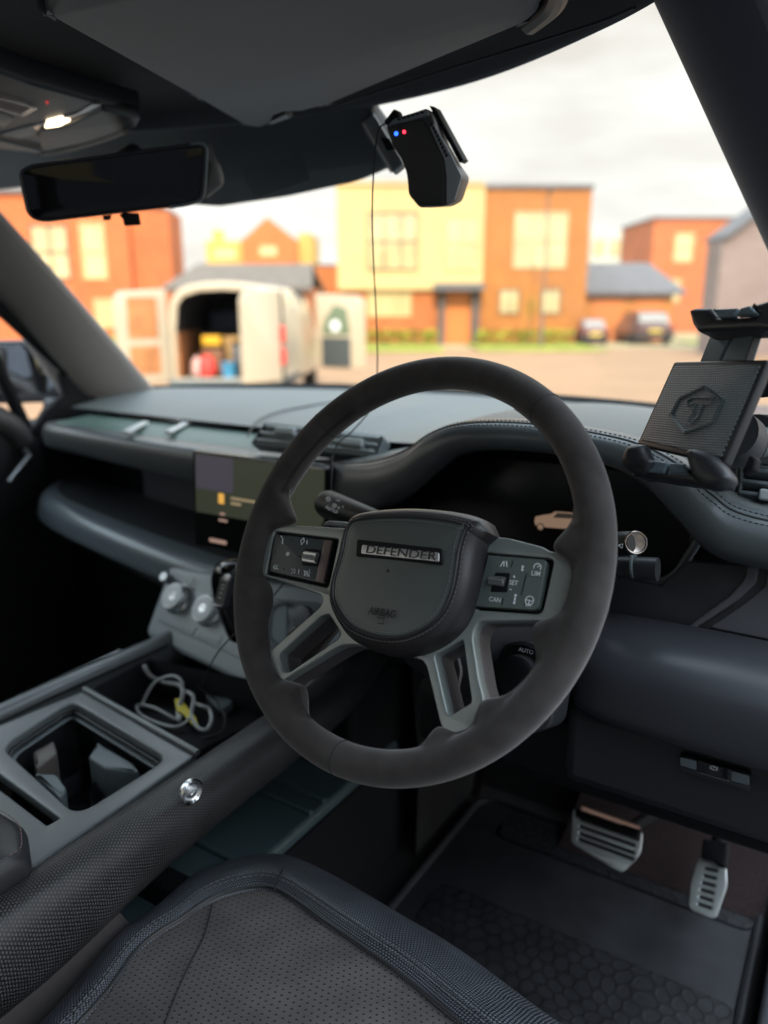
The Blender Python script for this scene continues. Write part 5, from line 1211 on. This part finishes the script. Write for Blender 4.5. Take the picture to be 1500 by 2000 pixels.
def zwall(s, x0, x1, y0, y1=None):
    """box extents (u0,u1,v0,v1) of a frontal rectangle at distance s; y1 None = down to the ground"""
    a = fp_(s, x0, y0); u0 = a[0]; v1 = a[1]
    # keep walls upright: take the sideways extent at eye level
    u0 = U(x0, s); u1 = U(x1, s); v0 = -CAM[2]+GZ if y1 is None else fp_(s, (x0+x1)/2, y1)[1]; v1 = fp_(s, (x0+x1)/2, y0)[1]
    return u0, u1, v0, v1
def wallbox(name, s, rect, depth, mat, parent, lift=0):
    u0, u1, v0, v1 = rect; fr = FRA(s); mb = MB(); mb.box(fr, u0, u1, v0, v1, -depth, lift)
    o = mk(name, mb.V, mb.F, mat, parent, smooth=False)
    l = o.data.uv_layers.new(name='UVMap'); me = o.data
    base = wloc(o)
    for p in me.polygons:
        for li in p.loop_indices:
            co = np.array(me.vertices[me.loops[li].vertex_index].co)+base-fr[0]
            nn_ = np.array(p.normal); uu = co@FH if abs(nn_@R_) > .7 else co@R_
            vv = co[2] if abs(nn_[2]) < .7 else co@FH
            l.data[li].uv = (uu, vv)
    return o
def window(s, x0, y0, x1, y1, parent, nv=2, nh=0, fm=None, gm=None):
    u0, u1, v0, v1 = zwall(s, x0, x1, y0, y1); fr = FRA(s); fm = fm or m_wfr; t = .07
    f = plate('window', [[(u0, v0), (u1, v0), (u1, v1), (u0, v1)], [(u0+t, v0+t), (u1-t, v0+t), (u1-t, v1-t), (u0+t, v1-t)]], shift(fr, .05), .10, .008, fm, parent)
    mb = MB(); mb.box(fr, u0+t*.5, u1-t*.5, v0+t*.5, v1-t*.5, -.05, .003); mb.build('pane', gm or m_win, f, smooth=False)
    mb = MB()
    for k in range(nv): x = u0+(u1-u0)*(k+1)/(nv+1); mb.box(fr, x-.03, x+.03, v0+t, v1-t, .004, .045)
    for k in range(nh): y = v0+(v1-v0)*(k+1)/(nh+1); mb.box(fr, u0+t, u1-t, y-.03, y+.03, .004, .046)
    if nv+nh: mb.build('mullion', fm, f, smooth=False)
    return f
def house(name, label, s, cat='house'):
    return thing(name, label, cat, gpt(0, s))
# --- cream and amber pair in the middle
S1 = 34
h1 = thing('semi_detached_house', 'flat roofed cream rendered and amber brick house with orange door', 'house', gpt(U(900, S1), S1))
wallbox('wall', S1, zwall(S1, 940, 1142, 366), 8, m_br_br, h1)
wallbox('rendered_wall', S1, zwall(S1, 661, 939.5, 362, 566), 8, m_cream, h1, .25)
wallbox('lower_wall', S1, zwall(S1, 664, 939.5, 566), 8, m_br_or, h1)
wallbox('roof_edge', S1, zwall(S1, 938, 1145, 361, 368), 8.2, m_grout, h1, .12)
wallbox('roof_edge', S1, zwall(S1, 658, 937, 357, 363), 8.2, m_cream, h1, .36)
window(S1-.26, 718, 414, 815, 528, h1, 2, 1)
window(S1-.26, 866, 420, 932, 528, h1, 1, 1, m_cream)
window(S1, 998, 414, 1100, 524, h1, 2, 1, M_('frame cream', (.42, .36, .2), .7))
window(S1, 717, 568, 803, 618, h1, 2, 0, m_br_or if False else m_cream)
window(S1, 974, 563, 1014, 614, h1, 1, 0); window(S1, 1054, 563, 1094, 614, h1, 1, 0)
wallbox('front_door', S1, zwall(S1, 868, 920, 570, None), .1, m_doorc, h1, .06)
wallbox('door_frame', S1, zwall(S1, 856, 868, 568, None), .1, m_dkfr, h1, .4); wallbox('door_frame', S1, zwall(S1, 920, 934, 568, None), .1, m_dkfr, h1, .4)
wallbox('porch_roof', S1, zwall(S1, 845, 940, 554, 568), .1, m_grout, h1, 1.0)
# --- garage to its right
S2 = 36
h2 = thing('garage', 'low orange brick garage with shallow grey roof behind the parked cars', 'garage', gpt(U(1230, S2), S2))
wallbox('wall', S2, zwall(S2, 1143, 1312, 568), 5, m_garage, h2)
fr = FRA(S2); e0 = fp_(S2, 1143, 570); e1 = fp_(S2, 1335, 570); t0 = fp_(S2+2.5, 1146, 513); t1 = fp_(S2+2.5, 1290, 513)
V = [w3(fr, U(1140, S2), e0[1], .4), w3(fr, U(1332, S2), e1[1], .4), w3(fr, U(1295, S2), t1[1]-.0, -2.5), w3(fr, U(1143, S2), t0[1], -2.5), w3(fr, U(1140, S2), e0[1], -5.4), w3(fr, U(1332, S2), e1[1], -5.4)]
V2 = [v-np.array([0, 0, .15]) for v in V]
mk('roof', V+V2, [(0, 1, 2, 3), (3, 2, 5, 4), (6, 9, 8, 7), (9, 10, 11, 8), (0, 6, 7, 1), (4, 5, 11, 10), (1, 7, 8, 2), (2, 8, 11, 5), (0, 3, 9, 6), (3, 4, 10, 9)], m_grout, h2, smooth=False)
wallbox('garage_door', S2, zwall(S2, 1160, 1215, 585, None), .1, m_doorc, h2, .05)
wallbox('garage_door', S2, zwall(S2, 1238, 1295, 585, None), .1, m_doorc, h2, .05)
# --- right hand orange house
S3 = 48
h3 = thing('brick_house', 'tall red orange brick house with dark side roof at the right', 'house', gpt(U(1350, S3), S3))
wallbox('wall', S3, zwall(S3, 1264, 1432, 428), 6.3, m_br_rd, h3)
0 and wallbox('side_wall', S3, zwall(S3, 1206, 1263, 446, None), 7, bricks('shaded brick', (.20, .13, .10), (.17, .11, .09), (.2, .15, .12)), h3, -1.0)
wallbox('roof_edge', S3, zwall(S3, 1262, 1434, 423, 428), 6.4, m_grout, h3, .12)
window(S3, 1306, 455, 1342, 512, h3, 0, 1, m_cream); pass
window(S3, 1290, 545, 1325, 590, h3, 1, 0, m_cream)
S3b = 75
h3b = thing('far_house', 'pale far house seen in the gap beside the amber brick house', 'house', gpt(U(1180, S3b), S3b))
wallbox('wall', S3b, zwall(S3b, 1146, 1210, 452), 6, M_('far pale wall', (.42, .42, .36), .9, noise=.15, nscale=.4), h3b)
window(S3b, 1152, 470, 1172, 500, h3b, 1, 0); window(S3b, 1184, 470, 1204, 500, h3b, 1, 0)
# --- mauve gable at far right
S4 = 26
h4 = thing('gabled_garage', 'mauve grey brick gabled outbuilding behind the phone holder', 'house', gpt(U(1480, S4), S4))
pl4 = [(U(1398, S4), -CAM[2]), (U(1398, S4), fp_(S4, 1400, 470)[1]), (U(1442, S4), fp_(S4, 1440, 430)[1]), (U(1540, S4), fp_(S4, 1500, 350)[1]), (U(1700, S4), fp_(S4, 1600, 430)[1]), (U(1700, S4), -CAM[2])]
plate('wall', pl4, FRA(S4), 1.2, .01, m_mauve, h4)
for a, b in ((pl4[1], pl4[3]), (pl4[3], pl4[4])):
    f = FRA(S4); mb = MB(); v = [w3(f, a[0], a[1]+.02, .25), w3(f, b[0], b[1]+.02, .25), w3(f, b[0], b[1]+.14, .25), w3(f, a[0], a[1]+.14, .25)]; v += [p+FH*1.7 for p in v]
    mb.add(v, [(0, 1, 2, 3), (4, 7, 6, 5), (0, 4, 5, 1), (3, 2, 6, 7), (0, 3, 7, 4), (1, 5, 6, 2)]); mb.build('roof', m_grout, h4, smooth=False)
# --- left brick house
S5 = 29
h5 = thing('terraced_house', 'orange red brick house with tall pale windows at the left', 'house', gpt(U(180, S5), S5))
wallbox('wall', S5, (U(-260, S5), U(262, S5), -CAM[2], fp_(S5, 100, 378)[1]), 6.5, m_br_rd, h5)
wallbox('wing_wall', S5, (U(262.5, S5), U(338, S5), -CAM[2], fp_(S5, 300, 410)[1]), 2.0, m_br_rd, h5, -.3)
wallbox('roof_edge', S5, (U(-262, S5), U(265, S5), fp_(S5, 100, 378)[1], fp_(S5, 100, 370)[1]), 6.6, m_grout, h5, .15)
for q in ((-40, 428, 26, 522, 1, 1), (74, 438, 147, 546, 1, 1), (170, 435, 217, 546, 0, 1), (184, 583, 228, 641, 1, 0), (20, 583, 70, 641, 1, 0)):
    window(S5, q[0], q[1], q[2], q[3], h5, q[4], q[5], m_cream if q[0] != 74 else m_wfr)
# --- gabled houses far away
S6 = 62
h6 = thing('gabled_house', 'far orange brick house with a pointed gable between yellow wings', 'house', gpt(U(520, S6), S6))
gp6 = [(U(477, S6), -CAM[2]), (U(477, S6), fp_(S6, 477, 470)[1]), (U(528, S6), fp_(S6, 528, 424)[1]), (U(584, S6), fp_(S6, 584, 470)[1]), (U(584, S6), -CAM[2])]
plate('gable_wall', gp6, FRA(S6), 7, .01, m_br_or, h6)
m_yel = M_('yellow render', k3((.68, .42, .12)), .9, noise=.1, nscale=.5)
wallbox('wing_wall', S6, (U(406, S6), U(476, S6), -CAM[2], fp_(S6, 440, 470)[1]), 7, m_yel, h6, -.5)
wallbox('wing_wall', S6, (U(585, S6), U(612, S6), -CAM[2], fp_(S6, 600, 455)[1]), 7, m_yel, h6, -.5)
wallbox('chimney', S6, (U(420, S6), U(440, S6), fp_(S6, 430, 470)[1]-.3, fp_(S6, 430, 448)[1]), 1, m_yel, h6, -.6)
window(S6, 512, 480, 545, 500, h6, 1, 0, m_cream); window(S6-.0+.5, 425, 485, 465, 505, h6, 1, 0, m_cream)
# --- outbuilding behind the van
S7 = 24
h7 = thing('outbuilding', 'brick outbuilding with grey brown pitched roof behind the van', 'garage', gpt(U(480, S7), S7))
wallbox('wall', S7, (U(335, S7), U(605, S7), -CAM[2], fp_(S7, 480, 560)[1]), 5, m_br_or, h7)
ev = fp_(S7, 480, 562)[1]; rg = fp_(S7+2.2, 480, 515)[1]
V = [w3(FRA(S7), U(322, S7), ev, .3), w3(FRA(S7), U(612, S7), ev, .3), w3(FRA(S7), U(600, S7), rg, -2.2), w3(FRA(S7), U(360, S7), rg, -2.2), w3(FRA(S7), U(322, S7), ev, -5.2), w3(FRA(S7), U(612, S7), ev, -5.2)]
V2 = [v-np.array([0, 0, .12]) for v in V]
mk('roof', V+V2, [(0, 1, 2, 3), (3, 2, 5, 4), (6, 9, 8, 7), (9, 10, 11, 8), (0, 6, 7, 1), (4, 5, 11, 10), (1, 7, 8, 2), (2, 8, 11, 5), (0, 3, 9, 6), (3, 4, 10, 9)], M_('brown roof', (.105, .085, .068), .9, noise=.15, nscale=3), h7, smooth=False)
S8 = 40
h8 = thing('boundary_wall', 'orange brick wall between the outbuilding and the cream house', 'wall', gpt(U(635, S8), S8))
wallbox('wall', S8, (U(598, S8), U(664, S8), -CAM[2], fp_(S8, 630, 520)[1]), .4, m_br_or, h8)
wallbox('coping', S8, (U(597, S8), U(665, S8), fp_(S8, 630, 520)[1]+.003, fp_(S8, 630, 516)[1]), .45, m_grout, h8, .04)
# --- unseen house added behind the camera to keep the sun off the car
dS = np.array([sin(SUN_AZ), cos(SUN_AZ), 0]); cS = np.array([0, -.3, 0])+dS*6.5
h9 = thing('added_shade_house', 'unseen house added behind the parked car to throw shade on it', 'house', cS)
frh = (cS, np.array([dS[1], -dS[0], 0]), np.array([0, 0, 1.]), -dS); mb = MB(); mb.box(frh, -9, 9, 0, 6.6, -7, 0); o = mb.build('wall', M_('added shade house grey', (.16, .18, .21), .8, noise=.1, nscale=1), h9, smooth=False, uv=None)  # wall of the added unseen house
mb = MB(); mb.box(frh, -9.2, 9.2, 6.602, 6.8, -7.2, .2); mb.build('roof', m_grout, h9, smooth=False)  # roof of the added unseen house
for a in (-6, -2, 2, 6):
    for b in (.9, 3.9): boxo('window', frh, a-.8, a+.8, b, b+1.4, -.02, .04, m_win, h9, .01)  # windows of the added unseen house
# --- parked cars
def parked(name, label, s, x, wid, hgt, mat, ln=4.2, plate_col=None):
    t = thing(name, label, 'car', gpt(U(x, s), s), 'cars parked by the garage')
    fr = (np.array(gpt(U(x, s), s)), R_, np.array([0, 0, 1.]), -FH)
    hw = wid/2
    def sec(w_, pts): return [w3(fr, u*hw, v*hgt, w_) for u, v in pts]
    body = [(-.92, .16), (-1, .30), (-.98, .55), (-.88, .62), (.88, .62), (.98, .55), (1, .30), (.92, .16)]
    rows = [sec(0, [(u*.93, .18+(v-.16)*.85) for u, v in body]), sec(-.12, body), sec(-ln*.5, body), sec(-ln+.15, body), sec(-ln, [(u*.9, .2+(v-.16)*.7) for u, v in body])]
    sub(loft('body', rows, mat, t, closeu=True, cap=True, sharp=50), 1)
    cab = [(-.86, .60), (-.72, .97), (-.5, 1.0), (.5, 1.0), (.72, .97), (.86, .60)]
    def cs(w_, k, lo=.60): return [w3(fr, u*hw*k, (lo if v < .7 else lo+(v-lo)) * hgt, w_) for u, v in cab]
    rows = [[w3(fr, u*hw*.98, .60*hgt+(v-.60)*hgt*0.02, -.18) for u, v in cab], cs(-.55, 1), cs(-ln*.55, 1), [w3(fr, u*hw*.98, .60*hgt+(v-.60)*hgt*0.05, -ln*.75) for u, v in cab]]
    loft('cabin', rows, mat, t, closeu=True, cap=True)
    mb = MB(); mb.add([w3(fr, -.74*hw, .66*hgt, -.235), w3(fr, .74*hw, .66*hgt, -.235), w3(fr, .62*hw, .93*hgt, -.46), w3(fr, -.62*hw, .93*hgt, -.46)], [(0, 1, 2, 3)]); mb.build('rear_window', M_('car glass', (.25, .24, .22), .1, coat=.5) if 'car glass' not in bpy.data.materials else bpy.data.materials['car glass'], t, smooth=False)
    for sx2 in (-1, 1):
        for wz in (-.75, -ln+.8):
            tc_ = w3(fr, sx2*hw*.86, .31, wz); ty = tube('wheel', [tc_-R_*.1, tc_+R_*.1], .31, m_rubber, t, 24)
        q = w3(fr, sx2*hw*.78, .5*hgt, .03); boxo('tail_light', (q, R_, np.array([0, 0, 1.]), -FH), -.12, .12, -.06, .06, -.1, .02, em('tail red', (.5, .02, .01), .2) if 'tail red' not in bpy.data.materials else bpy.data.materials['tail red'], t, .02)
    q = w3(fr, 0, .42*hgt, .02); boxo('number_plate', (q, R_, np.array([0, 0, 1.]), -FH), -.26, .26, -.055, .055, -.05, .02, M_('plate yellow', (.7, .52, .08), .5) if 'plate yellow' not in bpy.data.materials else bpy.data.materials['plate yellow'], t, .004)
    q = w3(fr, 0, .24*hgt, .0); boxo('bumper', (q, R_, np.array([0, 0, 1.]), -FH), -hw*.9, hw*.9, -.1, .1, -.2, .05, m_plas, t, .03)
    return t
parked('parked_car', 'small dark red car parked in front of the first garage door', 33, 1167, 1.25, 1.05, M_('car maroon', (.13, .045, .035), .3, coat=.5))
parked('parked_car', 'larger dark car parked in front of the second garage door', 33, 1284, 1.75, 1.35, M_('car brown', (.10, .055, .045), .3, coat=.5))
# --- lamp post and sapling in front of the amber house
lpn = thing('lamp_post', 'slim grey lamp post in front of the amber brick house', 'lamp post', gpt(U(1060, 31), 31))
b_ = np.array(gpt(U(1060, 31), 31)); mb = MB(); mb.tube([b_, b_+(0, 0, 1.2)], .06, 10); mb.tube([b_+(0, 0, 1.2), b_+(0, 0, 5.6)], .035, 10); mb.build('pole', m_grout, lpn)
mb = MB(); mb.tube([b_+(0, 0, 5.6), b_+(0, 0, 5.75)-FH*.5], .05, 8); mb.build('lantern', m_dkfr, lpn)
sp_ = thing('sapling', 'thin young tree between the two ground floor windows', 'tree', gpt(U(1037, 31.8), 31.8))
b_ = np.array(gpt(U(1037, 31.8), 31.8)); mb = MB(); mb.tube([b_, b_+(.03, 0, 1.0), b_+(0, 0, 1.9)], [.03, .022, .008], 8)
for k in range(7): a = k*2.4; p = b_+np.array([0, 0, 1.0+k*.12]); mb.tube([p, p+np.array([cos(a)*.25, sin(a)*.25, .25])], .007, 5)
mb.build('trunk', m_wfr, sp_)
mb = MB(); rnd = random.Random(3)
for k in range(260):
    p = b_+np.array([rnd.gauss(0, .16), rnd.gauss(0, .16), 1.55+rnd.gauss(0, .25)]); a = rnd.uniform(0, 6.28); d1 = np.array([cos(a), sin(a), rnd.uniform(-.5, .5)])*.035; d2 = np.array([-sin(a), cos(a), rnd.uniform(-.5, .5)])*.03
    mb.add([p-d1, p+d2, p+d1, p-d2], [(0, 1, 2, 3)])
mb.build('crown', m_hedge, sp_, smooth=False)

# ================================================================== WHITE VAN
m_van = M_('van paint', (.44, .37, .27), .35, coat=.3, noise=.04, nscale=1)
m_vani = M_('van interior', (.035, .033, .036), .8, noise=.2, nscale=6)
m_ply = M_('orange ply lining', (.42, .17, .06), .7, noise=.2, nscale=5)
SV = 12.0
van = thing('van', 'white delivery van seen from behind with its rear doors and front door open', 'van', gpt(U(430, SV), SV))
uL, uR = U(322, SV), U(548, SV); fv = (np.array(gpt(0, SV)), R_, np.array([0, 0, 1.]), -FH)
uc = (uL+uR)/2; hwv = (uR-uL)/2; H = 1.93
prof = [(-1, .42), (-1.0, .8), (-.985, 1.15), (-.95, 1.45), (-.89, H-.26), (-.78, H-.12), (-.60, H-.045), (-.3, H), (0, H+.01), (.3, H), (.60, H-.045), (.78, H-.12), (.89, H-.26), (.95, 1.45), (.985, 1.15), (1.0, .8), (1, .42)]
def vp(w_, k=1, dz=0, du=0): return [w3(fv, uc+du+u*hwv*k, v+(dz if v > 1.2 else 0), w_) for u, v in prof]
shiftu = .10
rows = [vp(-w_, k, dz, du) for w_, k, dz, du in ((0, .985, -.02, 0), (.12, 1, 0, 0), (1.2, 1.0, 0, .08), (2.6, 1.0, 0, .20), (3.0, .99, -.02, .22), (3.7, .96, -.40, .26), (4.4, .90, -.75, .30))]
loft('van_body', rows, m_van, van)
rows2 = [[p+np.array([0, 0, -.03]) for p in vp(-w_, .955, -.05, du)] for w_, du in ((.02, 0), (1.2, .08), (2.2, .16))]
loft('cargo_lining', rows2, m_vani, van)
mb = MB(); mb.box(fv, uL+.06, uR+.12, .42, .50, -4.3, 0); mb.build('van_floor', m_vani, van)
mb = MB(); mb.box(fv, uL+.15, uR+.10, .5, 1.86, -2.3, -2.25); mb.build('bulkhead', m_vani, van)
# rear frame ring
fo_ = shift(fv, .01)
ringo = [(uc+u*hwv*1.0, v) for u, v in prof]; ringi = [(uc-hwv*.86, .52), (uc-hwv*.84, 1.2), (uc-hwv*.78, H-.32), (uc-hwv*.66, H-.20), (uc-hwv*.4, H-.13), (uc, H-.11), (uc+hwv*.4, H-.13), (uc+hwv*.66, H-.20), (uc+hwv*.78, H-.32), (uc+hwv*.84, 1.2), (uc+hwv*.86, .52)]
plate('rear_frame', [ringo, ringi], fo_, .06, .02, m_van, van)
mb = MB(); mb.box(fv, uL+.10, uL+.16, .5, 1.2, -1.9, -.05); mb.build('side_lining', m_ply, van)
def vdoor(name, hu, ang, width, par, zt, hs=0, lining=True, win=False, flip=1):
    hp = w3(fv, hu, 0, hs); ax = R_*cos(ang)*flip+(-FH)*sin(ang); az = np.cross(ax, (0, 0, 1)); az = nrm(az)
    fr = (hp, ax, np.array([0, 0, 1.]), az)
    o = fil([(0, .48), (width, .48), (width, zt-.16), (width*.9, zt-.04), (0, zt)], .05)
    d = plate(name, o, fr, .06, .02, m_van, par)
    return d, fr
dL, frl = vdoor('rear_door', uL+.02, radians(38), .80, van, 1.83, .03, flip=-1)
for z0, z1 in ((.60, 1.02), (1.12, 1.72)):
    for sgn in (0.0,):
        plate('door_lining', rrect(.16, z0, .62, z1, .04), shift((frl[0], frl[1], frl[2], frl[3]), .004) if frl[3]@(-FH) > 0 else (frl[0]-frl[3]*.064, frl[1], frl[2], -frl[3]), .01, .003, m_ply, dL)
dR, frr = vdoor('rear_door', uR-.02, radians(50), .78, van, 1.84, .03, flip=-1)
fdr = vdoor('front_door', uc+.30+hwv, radians(28), 1.02, van, 1.80, -2.6, flip=1)
dF, frf = fdr
sg = 1 if frf[3]@(-FH) > 0 else -1
ffr = (frf[0]+frf[3]*(.004 if sg > 0 else -.066), frf[1], frf[2], frf[3]*sg)
plate('door_window', fil([(.12, 1.08), (.74, 1.08), (.66, 1.55), (.40, 1.62), (.2, 1.35)], .05), ffr, .012, .003, M_('van window', (.12, .16, .10), .2, coat=.5), dF)
plate('door_lining', fil([(.12, .50), (.74, .50), (.74, 1.04), (.12, 1.04)], .04), ffr, .012, .003, M_('van door card', (.05, .062, .065), .6), dF)
plate('door_sticker', arc(.42, 1.24, .10, 0, 2*pi, 20)[:-1], shift(ffr, .006), .004, .001, m_white, dF)
mb = MB(); mb.box(fv, uR-.02, uR+.035, .5, 1.80, .0, .09); mb.build('door_gap_shade', m_dark, van)  # dark strip painted for the shade in the gap beside the door
for z in (.85, 1.18):
    q = w3(fv, uR-.0, z, -.03); boxo('tail_light', (q, R_, np.array([0, 0, 1.]), -FH), -.03, .06, -.13, .13, -.1, .14, M_('tail lens', (.55, .02, .02), .25, coat=.5) if 'tail lens' not in bpy.data.materials else bpy.data.materials['tail lens'], van, .02)
for u_ in (uL+.12, uR-.12):
    for w_, du in ((-.9, .05), (-3.4, .22)):
        c = w3(fv, u_+du, .33, w_); tube('wheel', [c-R_*.11, c+R_*.11], .33, m_rubber, van, 28)
mb = MB(); mb.box(fv, uL, uR, .32, .50, -.05, .12); bev(mb.build('bumper', m_plas2, van), .03)
plate('side_badge', rrect(-.1, -.06, .12, .06, .02), (w3(fv, uR+.10, 1.55, -1.3), FH*1.0, np.array([0, 0, 1.]), nrm(R_)), .01, .002, M_('badge blue', (.35, .45, .5), .5), van)
# load in the van
def load(name, label, cat, u, z, w_, dims, mat, shape='box'):
    c = w3(fv, u, z, -w_); t = None; fr = (c, R_, np.array([0, 0, 1.]), -FH)
    if shape == 'box':
        o = thing(name, label, cat, c); b = boxo('crate_body', fr, -dims[0]/2, dims[0]/2, 0, dims[1], -dims[2]/2, dims[2]/2, mat, o, .02)
        boxo('lid', fr, -dims[0]/2-.01, dims[0]/2+.01, dims[1]+.001, dims[1]+.03, -dims[2]/2-.01, dims[2]/2+.01, m_dark, o, .008)
    elif shape == 'bag':
        rows = [[c+np.array([0, 0, dims[1]*t_])+(R_*cos(a)*dims[0]/2+FH*sin(a)*dims[2]/2)*k_ for a in np.linspace(0, 2*pi, 14, endpoint=False)] for t_, k_ in ((0, .8), (.15, 1), (.6, .95), (.85, .6), (.95, .25), (1.0, .32))]
        o = thing(name, label, cat, c); sub(loft('sack', rows, mat, o, closeu=True, cap=True, sharp=80), 1)
        mb = MB(); mb.tube([c+np.array([0, 0, dims[1]*.93])+(R_*cos(a)+FH*sin(a))*dims[0]*.16 for a in np.linspace(0, 2*pi, 10)], .012, 6); mb.build('tie', m_dark, o)
    else:
        rr = dims[0]/2
        o = thing(name, label, cat, c); revolve('tub_body', [(rr*.8, 0), (rr, dims[1]*.95), (rr*1.05, dims[1])], frame(c, (0, 0, 1)), mat, o, 20)
        mb = MB(); mb.tube([c+np.array([0, 0, dims[1]])+R_*rr*cos(a)-FH*rr*.3+np.array([0, 0, .1*sin(a)]) for a in np.linspace(0, pi, 10)], .01, 6); mb.build('tub_handle', m_plas, o)
    return o
mc = lambda n, c: M_(n, c, .6, noise=.08, nscale=8)
load('tool_box', 'yellow tool box on top of the load in the van', 'tool box', U(393, SV), .98, .7, (.30, .16, .3), mc('tool yellow', (.75, .42, .02)))
load('crate', 'brown crate under the yellow tool box in the van', 'crate', U(395, SV), .5, .7, (.34, .44, .4), mc('crate brown', (.22, .10, .05)))
load('sack', 'red sack at the rear sill of the van', 'sack', U(392, SV), .505, .25, (.30, .38, .24), mc('sack red', (.65, .05, .04)), 'bag')
load('sack', 'pale pink sack beside the red sack in the van', 'sack', U(370, SV), .505, .3, (.22, .34, .22), mc('sack pink', (.6, .35, .32)), 'bag')
load('bucket', 'blue bucket at the rear sill of the van', 'bucket', U(436, SV), .505, .25, (.26, .24), mc('bucket blue', (.06, .28, .50)), 'tub')
load('box', 'tan cardboard box stacked in the middle of the van', 'box', U(425, SV), .505, .9, (.32, .62, .3), mc('card tan', (.42, .26, .10)))
load('tool_case', 'dark grey tool case on the right of the van load', 'case', U(452, SV), .505, .6, (.22, .5, .4), mc('case grey', (.10, .10, .11)))
load('storage_box', 'dark blue storage box high on the van shelf', 'box', U(405, SV), 1.2, 1.7, (.6, .3, .4), mc('box navy', (.05, .06, .10)))
